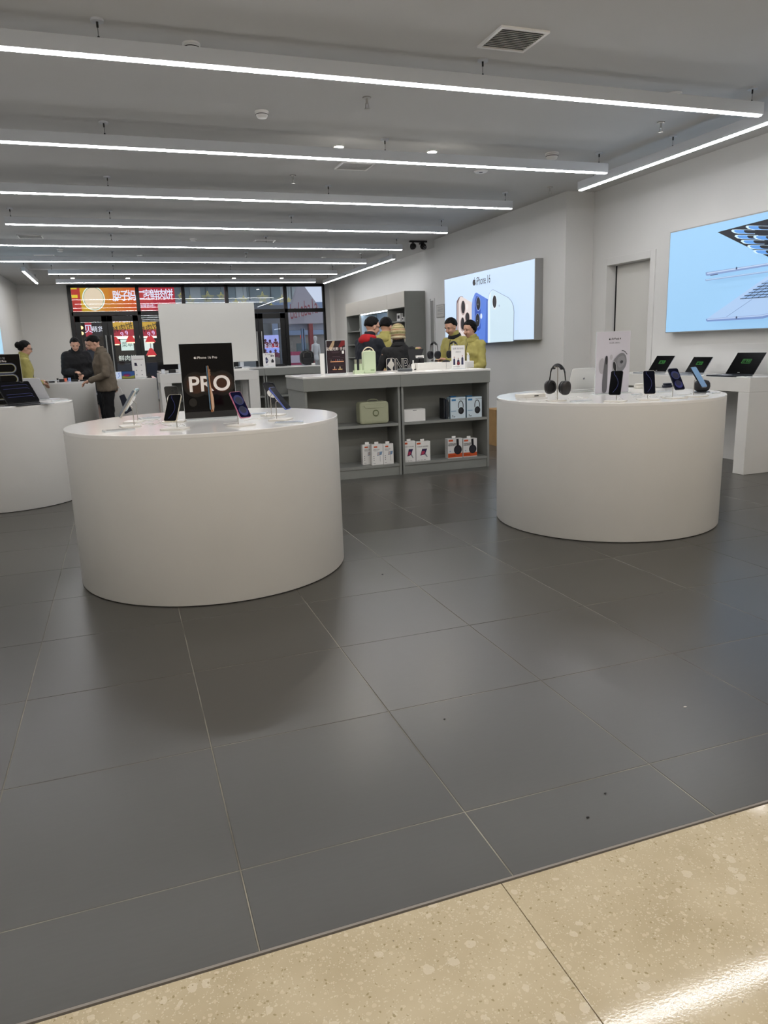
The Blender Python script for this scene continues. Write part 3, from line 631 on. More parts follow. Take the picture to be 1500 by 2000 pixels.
# second phone top seen just behind the pale gold one
p = atz(341, 824, TZ)
stand((p[0], p[1]), 15, 18, 'display stand hidden behind the pale gold framed phone', .125); phone((p[0], p[1]), 15, 18, 'black phone showing its camera above the pale gold framed phone', '#33322f', '#05060a', 'arc', False, .125)

def leaflet(px, w, d, az, lab, col='#c9cdd2', name='price_card', z=TZ, marks=True):
    p = atz(px[0], px[1], z); t = thing(name, lab, 'price card', (p.x, p.y, z), math.radians(az), 'clear price cards on the tables')
    MB().rbox(-w/2, w/2, -d/2, d/2, 0, .006, .004, M_acry).build('acrylic_sleeve', t)
    mb = MB().box(-w/2+.006, w/2-.006, -d/2+.006, d/2-.006, .0062, .0066, mat('card_'+col, col, .6))
    if marks:
        for i in range(4): mb.box(-w/2+.014, w/2-.02-.01*i, -d/2+.013+i*.014, -d/2+.017+i*.014, .0067, .0069, M_inkg)
    mb.build('print', t); return t
leaflet((232, 841), .15, .075, 12, 'clear price card at the front left rim of the front left table', '#a9a79f')
leaflet((565, 826), .15, .075, -14, 'clear price card at the right rim of the front left table', '#a9b3c0')
leaflet((292, 817), .12, .06, 15, 'clear price card behind the silver phone')
leaflet((505, 809), .10, .06, -10, 'clear price card behind the pink phone', '#b5c4da')
leaflet((1135, 784), .13, .06, 5, 'clear price card right of the headphone stand')
leaflet((1296, 766), .12, .05, 0, 'clear price card behind the phones of the front right table')
leaflet((1393, 768), .10, .05, 20, 'clear price card at the right rim of the front right table')
leaflet((1243, 771), .06, .05, 0, 'clear price card between the earbud poster and the white framed phone', '#d5d8dc')
def cable(pts, lab):
    t = MB(); P = [Vector((p.x, p.y, TZ+.002)) for p in [atz(u, v, TZ) for u, v in pts]]; Q = []
    for i in range(len(P)-1):
        a, b = P[i], P[i+1]; c = P[max(i-1, 0)]; d = P[min(i+2, len(P)-1)]
        for k in range(6):
            s = k/6; Q.append(.5*((2*a)+(b-c)*s+(2*c-5*a+4*b-d)*s*s+(3*a-c-3*b+d)*s**3))
    t.tube(Q+[P[-1]], .0016, M_wplast, n=6); return tag(t.build('charging_cable', smooth=60), lab, 'cable', 'thin charging cables on the tables')
cable([(284, 828), (305, 829), (314, 824), (306, 820), (285, 822)], 'thin white cable looping right of the silver phone')
cable([(312, 825), (322, 831), (335, 832)], 'thin white cable leading to the pale gold framed phone')
cable([(478, 822), (492, 819), (515, 818)], 'thin white cable leading right from the pink phone')
cable([(1110, 779), (1125, 775), (1140, 778), (1150, 776)], 'thin white cable right of the headphone stand')
cable([(1236, 776), (1243, 774), (1252, 772), (1262, 774)], 'thin white cable curling left of the white framed phone')
cable([(1282, 774), (1290, 776), (1300, 775)], 'thin white cable between the second and third phones')

# ------------------------------------------------------------------ upright posters
def poster(name, x0, x1, y, z0, z1, lab, cat='poster', th=.006, m=M_acry, foot=True):
    t = thing(name, lab, cat, ((x0+x1)/2, y, z0)); w = (x1-x0)/2; h = z1-z0
    MB().box(-w, w, 0, th, .006 if foot else 0, h, m).build('panel', t)
    if foot: MB().box(-w, w, -.035, .045, 0, .0055, M_acry).build('foot', t)
    ar = Art((-w, -.0008, 0), (1, 0, 0), (0, 0, 1), .0004); return t, ar, 2*w, h
pz = aty(347, 671, 2.70).z; xl = aty(363, 812, 2.70).x; xr = aty(463, 810, 2.70).x
t, ar, w, h = poster('poster_stand', .168, .462, 2.70, TZ, pz-.002, 'tall glossy black poster reading PRO on the front left table')
K_ = mat('print_black', '#040304', .08, spec=.22); ar.rect(.002, w-.002, .010, h-.002, K_); ar.rect(.002, w-.002, .010, .045, mat('print_dark_grey', '#232323', .15))
for k, c in enumerate(('#070403', '#0b0604', '#100805', '#170c07', '#1f1009', '#28150b', '#311a0e', '#3a1f10')):
    for cx, cy, rx, ry in ((.075, .198, .062, .062), (.222, .20, .062, .062), (.15, .20, .07, .058)):
        s = 1.14-.055*k; ar.oval(cx, cy, rx*s, ry*s, mat('glow'+c, c, .15))
Pw = mat('print_warm_white', '#e9e2dd', .3); ar.text('PRO', w/2+.003, .196, .118, Pw, bold=.018, sx=1.03)
ar.apple(.082, .345, .015, Pw); ar.text('iPhone 16 Pro', .147, .344, .0195, Pw, bold=.003)
for pts, c in (([(.136, .300), (.150, .302), (.152, .06), (.146, .045), (.138, .06)], '#1c1512'), ([(.138, .298), (.143, .298), (.146, .05), (.140, .06)], '#4f6f86'), ([(.146, .300), (.151, .298), (.154, .22), (.160, .16), (.165, .10), (.162, .045), (.150, .040)], '#a57a58'), ([(.152, .20), (.158, .17), (.166, .12), (.166, .07), (.160, .045), (.153, .05)], '#c8a58a'), ([(.144, .055), (.156, .055), (.158, .040), (.146, .040)], '#8b5b3b')):
    ar.poly(pts, mat('art'+c, c, .25))
for z in (.275, .262, .250): ar.oval(.1555, z, .004, .007, mat('art_bronze', '#8a6045', .25))
ar.oval(.05, .10, .022, .024, mat('art_badge', '#14110f', .2))
ar.build('print', t)
pz = aty(1166, 648, 2.72).z
t, ar, w, h = poster('poster_stand', 2.908, 3.185, 2.725, TZ, pz, 'tall white poster showing a pair of earbuds on the front right table')
ar.rect(.002, w-.002, .008, h-.002, mat('print_lilac', '#c5c2ca', .35)); A = lambda c: mat('art'+c, c, .3)
def chk(P, n=2):
    for _ in range(n):
        Q = []
        for i in range(len(P)): a, b = P[i], P[(i+1) % len(P)]; Q += [(a[0]*.75+b[0]*.25, a[1]*.75+b[1]*.25), (a[0]*.25+b[0]*.75, a[1]*.25+b[1]*.75)]
        P = Q
    return P
s = .277/ (960-180)   # print px to metres
q = lambda x, y: ((x-155)*s, h-(y-200)*s*.995)
ar.apple(*q(455, 345), .016, M_ink); ar.text('AirPods 4', *q(600, 342), .0195, M_ink, bold=.003, align='CENTER'); ar.text('爱上经典，焕然再生。', *q(580, 420), .0095, M_inkg)
ar.poly(chk([q(x, y) for x, y in ((290, 690), (340, 720), (340, 990), (285, 1005), (235, 960), (220, 860), (240, 750))]), A('#a3a0a5'))
ar.oval(*q(500, 690), .012, .018, A('#b1aeb4'))
ar.poly(chk([q(x, y) for x, y in ((360, 690), (375, 660), (400, 650), (420, 680), (425, 820), (425, 1200), (415, 1330), (390, 1365), (340, 1368), (310, 1340), (312, 1100), (335, 880))]), A('#5f5f63')); ar.poly(chk([q(x, y) for x, y in ((362, 700), (375, 668), (398, 658), (418, 690), (415, 800), (395, 825), (368, 820))]), A('#2f2f33'))
ar.poly(chk([q(x, y) for x, y in ((655, 980), (760, 970), (755, 1250), (650, 1250))]), A('#6c7077'))
ar.poly(chk([q(x, y) for x, y in ((540, 770), (600, 690), (690, 620), (770, 610), (830, 660), (858, 760), (845, 860), (790, 940), (700, 1010), (620, 1020), (560, 980), (530, 880))]), A('#77777c')); ar.poly(chk([q(x, y) for x, y in ((620, 740), (700, 670), (780, 660), (820, 720), (825, 800), (760, 880), (660, 900))]), A('#85858a'))
ar.poly(chk([q(x, y) for x, y in ((528, 800), (545, 765), (575, 760), (610, 810), (632, 900), (625, 960), (600, 980), (560, 950), (535, 880))]), A('#b9b8bb')); ar.poly(chk([q(x, y) for x, y in ((536, 805), (550, 772), (572, 770), (604, 820), (620, 900), (614, 950), (598, 968), (565, 940), (542, 880))]), A('#232427'))
ar.oval(*q(735, 785), .013, .010, A('#3b3b40'), rot=.5); ar.line([q(x, y) for x, y in ((725, 570), (770, 572), (810, 595), (855, 645))], .0045, M_ink)
ar.build('print', t)
# poster of the tablets on the left table
pl = aty(40, 691, 5.35); 
t, ar, w, h = poster('poster_stand', -1.62, aty(44, 740, 5.35).x, 5.35, TZ, pl.z, 'black poster with rounded tablet outlines on the left table', m=mat('poster_white_core', '#c9c6be', .5), foot=False, th=.012)
ar.rect(.001, w-.001, .001, h-.001, K_)
ar.text('非凡纤薄', w-.155, h-.035, .022, mat('print_mid', '#77777a', .4), align='CENTER'); ar.text('iPad Pro', w-.145, h-.057, .024, Pw, bold=.01)
for k, (z, rr, xr2) in enumerate(((h-.115, .036, .04), (h-.205, .036, .035), (h-.34, .03, .08))):
    for cc, wd, o in (('#b0b4c4', .006, 0), ('#5e6478', .003, .006), ('#c3bc6a', .003, -.005)):
        ar.line([(.01, z+rr+o), (w-xr2-rr, z+rr+o)]+_arc(w-xr2-rr, z, rr+o, rr+o, 90, -90, 12)+[(.01, z-rr-o)], wd*.6, A(cc))
ar.line([(w-.165, .02), (w-.165, h-.09)], .002, A('#2b2b2f'))
ar.build('print', t)
def card(name, u0, v0, u1, v1, y, z0, lab, drawf=None, cat='poster', m=M_paper, th=.004):
    a = aty(u0, v0, y); b = aty(u1, v1, y)
    t, ar, w, h = poster(name, min(a.x, b.x), b.x if b.x > a.x else a.x, y, z0, a.z, lab, cat, th, m, foot=True)
    ar.rect(.001, w-.001, .007, h-.001, m)
    if drawf: drawf(ar, w, h)
    ar.build('print', t); return t
IZ = .98
def d_red(ar, w, h):
    ar.rect(.004, w-.004, .01, h-.004, A('#231019')); ar.poly([(.02, h*.74), (w*.35, h-.006), (w*.5, h-.006), (w*.3, h*.72)], A('#b09678')); ar.poly([(w*.62, h*.8), (w*.8, h-.006), (w-.006, h-.006), (w-.006, h*.86), (w*.75, h*.78)], A('#7b1d20')); ar.oval(w*.5, h*.9, w*.07, h*.09, A('#1a1216'))
    ar.text('见证光影 手机', w/2, h*.74, w*.165, Pw, bold=.01); ar.rect(w*.80, w*.91, h*.60, h*.69, M_paper)
    for z, c, a0, a1 in ((.66, '#5a4450', .25, .7), (.63, '#5a4450', .3, .65), (.52, '#6a545f', .3, .7), (.48, '#4d3945', .1, .9), (.30, '#4d3945', .3, .7), (.25, '#4d3945', .2, .85), (.08, '#4d3945', .1, .9)): ar.line([(w*a0, h*z), (w*a1, h*z)], h*.01, A(c))
    ar.rect(w*.18, w*.88, h*.36, h*.385, A('#d99a72')); ar.rect(w*.28, w*.5, h*.13, h*.155, A('#d59068')); ar.rect(w*.56, w*.78, h*.13, h*.155, A('#d9b07c'))
    for x, c in ((.22, '#96867c'), (.34, '#3d3a55'), (.46, '#c04a5c'), (.56, '#a7a7b8'), (.66, '#8c8c9a'), (.78, '#77636c')): ar.oval(w*x, h*.42, w*.025, h*.014, A(c), n=10)
    ar.poly([(w*.36, h*.2), (w*.38, h*.24), (w*.4, h*.2), (w*.39, h*.16), (w*.37, h*.16)], A('#c9b7ab')); ar.poly([(w*.63, h*.19), (w*.66, h*.24), (w*.69, h*.19), (w*.67, h*.16), (w*.65, h*.16)], A('#e0cba0'))
card('poster_stand', 636, 665, 676.5, 722, 5.38, IZ, 'dark maroon acrylic poster at the left end of the island', d_red, m=M_acry)
p = aty(632, 722, 5.42)
tag(MB().box(0, .038, 0, .03, 0, .20, M_wplast).build('card_holder', loc=(aty(628, 700, 5.5).x-.01, 5.5, IZ)), 'white upright card holder edge left of the maroon poster', 'card holder')
def d_pic(ar, w, h):
    ar.text('贴膜 耳机体验', w/2, h*.86, w*.13, M_inkg); ar.text('焕新体验', w/2, h*.72, w*.10, M_inkg)
    for x, z, r_ in ((.2, .33, .10), (.5, .28, .12), (.8, .38, .10)):
        ar.poly([(w*(x-r_*.8), h*.18), (w*(x+r_*.8), h*.18), (w*(x+r_*.7), h*(z+.08)), (w*x, h*(z+.14)), (w*(x-r_*.7), h*(z+.08))], A('#2d3150')); ar.oval(w*x, h*(z+.17), w*.035, h*.035, A('#b98d80'), n=12)
    ar.oval(w*.5, h*.24, w*.11, h*.08, A('#7a3038')); ar.line([(w*.12, h*.1), (w*.6, h*.1)], h*.012, M_inkg)
card('poster_stand', 881.5, 675, 908, 717, 5.28, IZ, 'small white poster with three small figures on the island', d_pic)
def d_left(ar, w, h):
    ar.text('门店体验使用须知', w/2, h*.83, w*.10, A('#8a5a60')); ar.poly([(w*.2, h*.55), (w*.42, h*.55), (w*.36, h*.68), (w*.2, h*.69)], A('#1e1c3a'))
    for x, z in ((.7, .58), (.3, .35), (.7, .33), (.3, .15), (.7, .15)): ar.oval(w*x, h*z, w*.04, h*.02, M_inkg, n=10)
card('poster_stand', 255.5, 695, 286, 735, 10.3, .883, 'white poster on the plain white block counter', d_left)
def d_gad(ar, w, h):
    ar.text('掌上影像神器', w*.5, h*.88, w*.11, A('#8a6a70')); ar.poly([(w*.2, h*.25), (w*.32, h*.25), (w*.45, h*.45), (w*.3, h*.72), (w*.2, h*.66)], A('#3b3a5c')); ar.oval(w*.32, h*.45, w*.12, h*.07, A('#8d93a6'))
    for x, z, r_ in ((.7, .78, .06), (.85, .78, .05), (.78, .38, .11), (.78, .5, .06)): ar.rect(w*(x-r_), w*(x+r_), h*(z-r_*.8), h*(z+r_*.8), A('#2b2930'))
    ar.text('¥ 499', w*.3, h*.12, w*.1, M_inkg)
card('poster_stand', 513, 690, 538, 713.5, 10.75, .965, 'small pale poster of a handheld camera on the back counter', d_gad)
# ------------------------------------------------------------------ headphones
def headphones(loc, rz, lab, s=1.0, standing=True, cup='#3a3839', grp=None, tilt=0):
    t = thing('headphones', lab, 'headphones', loc, rz, grp); mc = mat('cup_'+cup, cup, .3, metal=.5)
    R_ = .073*s; zc = .085*s
    arc = [(R_*math.cos(a)*1.0, 0, zc+.055*s+R_*1.05*math.sin(a)) for a in [math.radians(18+144*i/18) for i in range(19)]]
    MB().tube(arc, .0045*s, M_black, n=8).build('headband', t, smooth=50)
    pad = [(x*.9, 0, z-.008*s) for x, y, z in arc[3:16]]
    mb = MB(); mb.rings([[Vector((x, dy, z)) for dy in (-.018*s, -.012*s, .012*s, .018*s)]+[Vector((x, dy, z+.005*s)) for dy in (.012*s, -.012*s)] for x, y, z in pad], M_blackm); mb.build('cushion', t, smooth=50)
    for sgn in (-1, 1):
        top = arc[0] if sgn > 0 else arc[-1]
        MB().cap(top, (sgn*.080*s, 0, zc+.02*s), .0038*s, .0038*s, M_black).build('arm', t, smooth=50)
        X = Matrix.Translation((sgn*.066*s, 0, zc-.012*s)) @ Matrix.Rotation(sgn*.10, 4, 'Y')
        mb = MB(); rs = []
        for xx, k in ((-.002, .86), (.004, .97), (.012, 1.0), (.022, .97), (.027, .86)):
            rs.append([X @ Vector((sgn*xx*s, .036*s*k*math.copysign(abs(math.cos(q))**.8, math.cos(q)), .045*s*k*math.copysign(abs(math.sin(q))**.8, math.sin(q)))) for q in [2*PI*i/28 for i in range(28)]])
        mb.rings(rs, mc); mb.build('ear_cup', t, smooth=50)
        rs = []
        for xx, k, in ((-.003, .93), (-.010, .98), (-.018, .93), (-.020, .80), (-.018, .62), (-.008, .55)):
            rs.append([X @ Vector((sgn*xx*s, .034*s*k*math.cos(q), .042*s*k*math.sin(q))) for q in [2*PI*i/28 for i in range(28)]])
        MB().rings(rs, M_blackm, caps=True).build('ear_pad', t, smooth=50)
    return t
hb = atz(1086, 783, TZ)
t = thing('headphone_stand', 'slim steel stand with a white base carrying the large headphones', 'headphone stand', (hb.x, hb.y, TZ))
MB().rbox(-.055, .055, -.045, .045, 0, .007, .015, M_ivory).build('base', t, bevel=.001); MB().cyl((.008, 0, .007), (.008, 0, .2115), .003, M_steelr, n=10).cap((-.014, 0, .2105), (.03, 0, .2105), .0035, .0035, M_steelr).build('pole', t, smooth=40)
headphones((hb.x+.008, hb.y, TZ+.012), math.radians(-84), 'space grey over-ear headphones hanging on the slim stand', 1.0, cup='#3c3a3b')
tag(MB().tube([Vector((hb.x-.012, hb.y-.01, TZ+.055)), Vector((hb.x-.016, hb.y-.012, TZ+.03)), Vector((hb.x-.004, hb.y-.018, TZ+.008)), Vector((hb.x+.03, hb.y-.02, TZ+.003))], .0014, M_wplast, n=6).build('charging_cable', smooth=60), 'thin white cable hanging under the left ear cup', 'cable')
# white box stack left of it
b0 = atz(1038, 779, TZ); t = thing('tablet_box', 'flat white box on the left of the front right table', 'box', (b0.x, b0.y, TZ), .12)
MB().box(-.085, .085, -.06, .06, 0, .012, M_wplast).build('tray', t, bevel=.002); MB().box(-.09, .075, -.055, .06, .0125, .034, M_ivory).build('lid', t, bevel=.002); MB().box(-.02, .015, -.0565, -.0555, .02, .026, M_ink).build('print', t)
# white tablet keyboard seen from behind
def folio(loc, rz, lab, col, scr=None, w=.25, h=.19, back=True, tilt=20, grp=None):
    t = thing('tablet_with_keyboard', lab, 'tablet', loc, rz, grp); m = mat('folio_'+col, col, .45)
    MB().rbox(-w/2, w/2, -.10, .10, 0, .006, .008, m).build('keyboard_base', t, bevel=.001)
    kb = MB()
    for i in range(12):
        for j in range(4): kb.box(-w/2+.014+i*(w-.028)/12, -w/2+.014+(i+.88)*(w-.028)/12, .0+j*.019-.005, .0+j*.019+.0115, .0062, .0074, mat('key_'+col, '#e9e9e9' if back else '#1b1b1d', .6))
    o = kb.build('keys', t); o['kind'] = 'stuff'
    T = math.radians(tilt); F = Matrix.Translation((0, .045, .012)) @ Matrix.Rotation(-T, 4, 'X')
    MB().rbox(-w/2, w/2, .003, .007, 0.01, h, .012, m, F, axis='y').build('cover', t, bevel=.001)
    MB().rbox(-w/2+.001, w/2-.001, -.003, .0025, .012, h-.002, .012, mat('slab_'+col, '#8f9095' if back else '#1a1a1c', .3, metal=.6), F, axis='y').build('tablet', t, bevel=.001)
    MB().rbox(-w/2+.005, w/2-.005, -.0038, -.0032, .016, h-.006, .010, mat('tablet_glass', '#040408', .08), F, axis='y').build('screen', t)
    ap = Art(F @ Vector((.012, .0075, h*.55)), (-1, 0, 0), F.to_3x3() @ Vector((0, 0, 1))); ap.apple(.012, 0, .02, M_inkg); ap.build('emblem', t)
    if scr:
        a2 = Art(F @ Vector((-w/2, -.0040, 0)), (1, 0, 0), F.to_3x3() @ Vector((0, 0, 1)))
        for z in (h*.82, h*.66, h*.40, h*.28): a2.line([(.03, z), (w-.05, z+.004)]+_arc(w-.05, z-.012, .016, .016, 90, 0, 5), .0026, E('#343a78', .5))
        a2.build('wallpaper', t)
    MB().cyl((-w/2+.01, .045, .010), (w/2-.01, .045, .010), .006, m, n=12).build('hinge', t, smooth=40)
    return t
ip = atz(1130, 765, TZ); folio((ip.x, ip.y+.02, TZ), math.radians(180-2), 'white tablet keyboard case seen from behind, left of the earbud poster', '#d2d1cd', w=.23, h=.175, tilt=22)
i2 = atz(37, 792, TZ); folio((i2.x+.06, i2.y+.04, TZ), math.radians(34), 'black tablet on a black keyboard at the front of the left table', '#1c1c20', True, w=.28, h=.235, back=False, tilt=42)
i3 = atz(-30, 790, TZ); folio((i3.x+.0, i3.y+.12, TZ), math.radians(38), 'black tablet on a keyboard at the left frame edge', '#1a1b1f', True, w=.25, h=.16, back=False, tilt=38)
i4 = atz(74, 783, TZ); folio((i4.x+.02, i4.y+.17, TZ), math.radians(148), 'pale grey tablet case seen from behind on the left table', '#c2c2c6', w=.24, h=.22, back=True, tilt=30)
leaflet((118, 783), .14, .05, 10, 'clear price card at the right rim of the left table', '#c8ccd0'); leaflet((90, 789), .13, .04, 10, 'dark rimmed price card before the pale tablet case', '#8a8c90')
# things on the far rim of the front right table
def adapter(px, lab, m, s=1.0, dark=False):
    p = atz(px[0], px[1], TZ); t = thing('earbud_case', lab, 'earbud case', (p.x, p.y, TZ))
    MB().rbox(-.04*s, .04*s, -.02*s, .02*s, 0, .022*s, .016*s, m).build('case', t, bevel=.006*s, smooth=40); MB().rbox(-.035*s, .035*s, -.018*s, .018*s, .0225*s, .034*s, .015*s, m).build('lid', t, bevel=.005*s, smooth=40)
adapter((1248, 758), 'cream earbud case behind the white framed phone', M_ivory); adapter((1303, 757), 'dark navy earbud case left of the leaning black phone', mat('navy_plastic', '#161a2a', .35))
for px, lab in (((1250, 761), 'white tray under the cream earbud case'), ((1300, 763), 'white tray under the navy earbud case')): pass
p = atz(1374, 768, TZ); t = thing('smart_speaker', 'small round black speaker right of the light blue phone', 'speaker', (p.x+.03, p.y+.05, TZ))
MB().cyl((0, 0, 0), (0, 0, .008), .05, mat('speaker_foot', '#55575c', .4), n=32).build('base', t, smooth=40)
MB().rings([[(r*math.cos(q), r*math.sin(q), z) for q in [2*PI*i/32 for i in range(32)]] for r, z in ((.030, .0085), (.046, .02), (.052, .042), (.050, .062), (.040, .078), (.02, .084))], M_blackm).build('body', t, smooth=60)
MB().cyl((0, 0, .0842), (0, 0, .0852), .018, M_black, n=24).build('touch_top', t, smooth=40)

for u, v, r_, c_, lab in ((747, 1122, .006, '#1b1a19', 'dark speck on the tiles between the drum tables'), (868, 1405, .004, '#1b1a19', 'dark speck on the tiles in the middle of the floor'), (1182, 1550, .004, '#1b1a19', 'dark speck near the threshold, upper one of two'), (1148, 1597, .005, '#1b1a19', 'dark speck near the threshold, lower one of two'), (1338, 1381, .007, '#c9c6c0', 'white crumb on the tiles at right')):
    p = atz(u, v, 0); tag(MB().ell((0, 0, .0012), r_, r_*.6, .0015, mat('speck_'+c_, c_, .8), n=8, k=4).build('floor_speck', loc=(p.x, p.y, 0), smooth=60), lab, 'debris')
# ------------------------------------------------------------------ laptops
def laptop(y, wid, lab, col, extra=False):
    t = thing('laptop', lab, 'laptop', (5.27, y, TZ), 0, 'laptops on the wall table'); m = mat('alu_'+col, col, .35, metal=.8); w = wid/2; d = wid*.70
    MB().rbox(-d, 0, -w, w, 0.001, .013, .012, m).build('deck', t, bevel=.001)
    k = MB()
    for i in range(13):
        for j in range(5): k.box(-.04-j*.019-.016, -.04-j*.019, -w+.02+i*(wid-.04)/13, -w+.02+(i+.86)*(wid-.04)/13, .0132, .0142, M_blackm)
    o = k.build('keys', t); o['kind'] = 'stuff'
    MB().rbox(-d+.02, -d*.55, -.06, .06, .0131, .0134, .005, M_lampbody).build('trackpad', t)
    T = math.radians(35); F = Matrix.Translation((.002, 0, .014)) @ Matrix.Rotation(T, 4, 'Y')
    MB().box(0, .005, -w, w, 0, wid*.70, m, F).build('lid', t, bevel=.0015)
    ar = Art(F @ Vector((-.0012, w, 0)), (0, -1, 0), F.to_3x3() @ Vector((0, 0, 1)), .0004)
    hh = wid*.70; ar.rect(.002, wid-.002, .002, hh-.002, mat('laptop_screen', '#020203', .25, spec=.06))
    g = E('#1f8a1f', .40); ar.line([(wid*.35, hh*.5), (wid*.65, hh*.5), (wid*.65, hh*.68), (wid*.35, hh*.68), (wid*.35, hh*.5)], .004, g); ar.text('已锁定', wid/2, hh*.59, .03, g, bold=.01)
    ar.line([(wid*.42, hh*.06), (wid*.50, hh*.06)], .004, mat('print_mid2', '#b5b5b5', .4))
    ar.build('screen', t)
    return t
def yat(u, v, z, x=5.27): return atx(u, v, x).y
l1 = (atx(1265, 728, 5.27).y, atx(1300, 729, 5.27).y); l2 = (atx(1337, 729.6, 5.27).y, atx(1374, 731, 5.27).y); l3 = (atx(1416.5, 730, 5.27).y, atx(1471, 734, 5.27).y)
for (a, b), lab, c in ((l1, 'silver laptop farthest along the wall table', '#b9bbbf'), (l2, 'silver laptop in the middle of the wall table', '#a9adb5'), (l3, 'dark laptop nearest the camera on the wall table', '#3a3c42')):
    laptop((a+b)/2, abs(a-b), lab, c)
TZl = TZ
for px, lab in (((1372, 736), 'white price card beside the middle laptop'), ((1452, 737), 'white price card before the nearest laptop')):
    p = atz(px[0], px[1], TZ); t = thing('price_card', lab, 'price card', (5.05, atx(px[0], px[1], 5.05).y, TZ)); MB().box(-.03, .03, -.05, .05, 0, .006, M_wplast).build('sleeve', t, bevel=.001); MB().box(-.024, .024, -.042, .042, .0062, .0066, M_paper).box(-.01, .012, -.03, -.01, .0067, .0069, M_ink).build('print', t)

# ------------------------------------------------------------------ island contents
def carton(name, x0, x1, y, z0, z1, d, lab, grp, front, side='#e4e2df', cat='box', rz=0):
    w = (x1-x0)/2; t = thing(name, lab, cat, ((x0+x1)/2, y, z0), rz, grp); h = z1-z0
    MB().box(-w, w, 0, d, 0, h, mat('carton_'+side, side, .5)).build('carton', t, bevel=.0012)
    ar = Art((-w, -.0002, 0), (1, 0, 0), (0, 0, 1), .0004); front(ar, 2*w, h); ar.build('print', t); return t
def hp_art(ar, cx, cy, s, c='#15161a'):
    m = A(c); ar.line(_arc(cx, cy+.2*s, .26*s, .50*s, 200, -20, 16), .075*s, m); ar.oval(cx+.03*s, cy-.25*s, .30*s, .34*s, m); ar.oval(cx-.02*s, cy-.22*s, .17*s, .2*s, A('#2f3036'))
ob = lambda u, v: aty(u, v, 5.06)
a = ob(704, 831); b = ob(759, 783)
t = thing('hard_case', 'sage green hard case with round badge on the upper left shelf', 'case', ((a.x+b.x)/2, 5.06, .505)); w = (b.x-a.x)/2; h = b.z-.505
Gc = mat('sage_green', '#a9ab8f', .45)
MB().rbox(-w, w, 0, .13, 0.003, h, .03, Gc, axis='y').build('shell', t, bevel=.012, smooth=50)
MB().prism([(-w*.75, h*.86), (w*.75, h*.86), (w*.6, h*.72), (-w*.6, h*.72)], Matrix(((1, 0, 0, 0), (0, 0, -1, -.001), (0, 1, 0, 0), (0, 0, 0, 1))), .004, Gc).build('raised_panel', t, bevel=.002)
MB().prism([(-w*.6, h*.22), (w*.6, h*.22), (w*.75, h*.10), (-w*.75, h*.10)], Matrix(((1, 0, 0, 0), (0, 0, -1, -.001), (0, 1, 0, 0), (0, 0, 0, 1))), .004, Gc).build('raised_panel', t, bevel=.002)
MB().cyl((w*.08, .001, h*.5), (w*.08, -.006, h*.5), .030, mat('badge_green', '#6f7758', .3, metal=.6), n=32).cyl((w*.08, -.006, h*.5), (w*.08, -.007, h*.5), .022, Gc, n=32).cyl((w*.08, -.007, h*.5), (w*.08, -.008, h*.5), .012, mat('badge_core', '#a7ad93', .3, metal=.5), n=24).build('badge', t, smooth=40)
MB().tube([(-w*.35, .06, h-.002), (-w*.3, .06, h+.012), (-w*.1, .06, h+.02), (w*.15, .06, h+.02), (w*.35, .06, h+.012), (w*.4, .06, h-.002)], .004, Gc).build('handle', t, smooth=60)
for sx_ in (-.5, .5): MB().cyl((w*sx_, .05, 0), (w*sx_, .05, .004), .01, M_blackm).build('rubber_foot', t)
a = ob(789.5, 826); b = ob(831, 798)
t = thing('storage_box', 'small white lidded box on the upper right shelf', 'box', ((a.x+b.x)/2, 5.06, .505)); w = (b.x-a.x)/2; h = b.z-.505
MB().rbox(-w, w, 0, .11, 0, h-.008, .008, M_wplast).build('box', t, bevel=.002); MB().rbox(-w, w, 0, .11, h-.0075, h, .008, M_wplast).build('lid', t, bevel=.002); MB().box(-.02, .02, -.001, .002, h-.012, h-.0078, M_inkg).build('tab', t)
def f_blue(ar, w, h):
    ar.rect(.001, w-.001, .001, h-.001, A('#d2e0e7')); ar.rect(w*.08, w*.36, h*.83, h*.92, A('#3f7fb0')); ar.text('EARPHONE', w*.78, h*.9, w*.085, M_ink); hp_art(ar, w*.68, h*.48, w*.62)
    ar.line([(w*.04, h*.33)]+[(w*(.04+.03*i), h*(.33+(.05 if i % 2 else 0))) for i in range(1, 12)], .003, A('#6fa0c0')); ar.oval(w*.14, h*.15, w*.03, h*.02, M_ink, n=10); ar.oval(w*.14, h*.09, w*.03, h*.02, M_ink, n=10); ar.rect(w*.2, w*.3, h*.07, h*.1, M_ink)
for u0, u1, vt, i in ((880, 909, 775, 0), (912, 941, 774, 1)):
    a = ob(u0, 820); b = ob(u1, vt); carton('headphone_box', a.x, b.x, 5.06, .505, b.z, .09, ['pale blue headphone box on the upper right shelf, left of the pair', 'pale blue headphone box on the upper right shelf, right of the pair'][i], 'pale blue headphone boxes', f_blue, '#8ea9b8')
    MB().box(a.x+.02, a.x+.075, 5.09, 5.14, b.z+.0003, b.z+.012, A('#1f5d8a')).build('hang_tab', bpy.data.objects['headphone_box' if i == 0 else 'headphone_box.001'], loc=tuple(-c for c in bpy.data.objects['headphone_box' if i == 0 else 'headphone_box.001'].location))
for i in range(3):
    a = ob(868+i*4.2, 820); carton('flat_box', a.x, a.x+.017, 5.075, .505, .505+.205-.008*i, .10, ['black flat box at left of the pale blue headphone boxes', 'dark flat box second beside the pale blue headphone boxes', 'grey flat box touching the pale blue headphone boxes'][i], 'thin boxes leaning in a row', lambda ar, w, h: ar.rect(.002, w-.002, .02, h-.02, A('#2a2d33')), ['#101318', '#1a2430', '#74787a'][i])
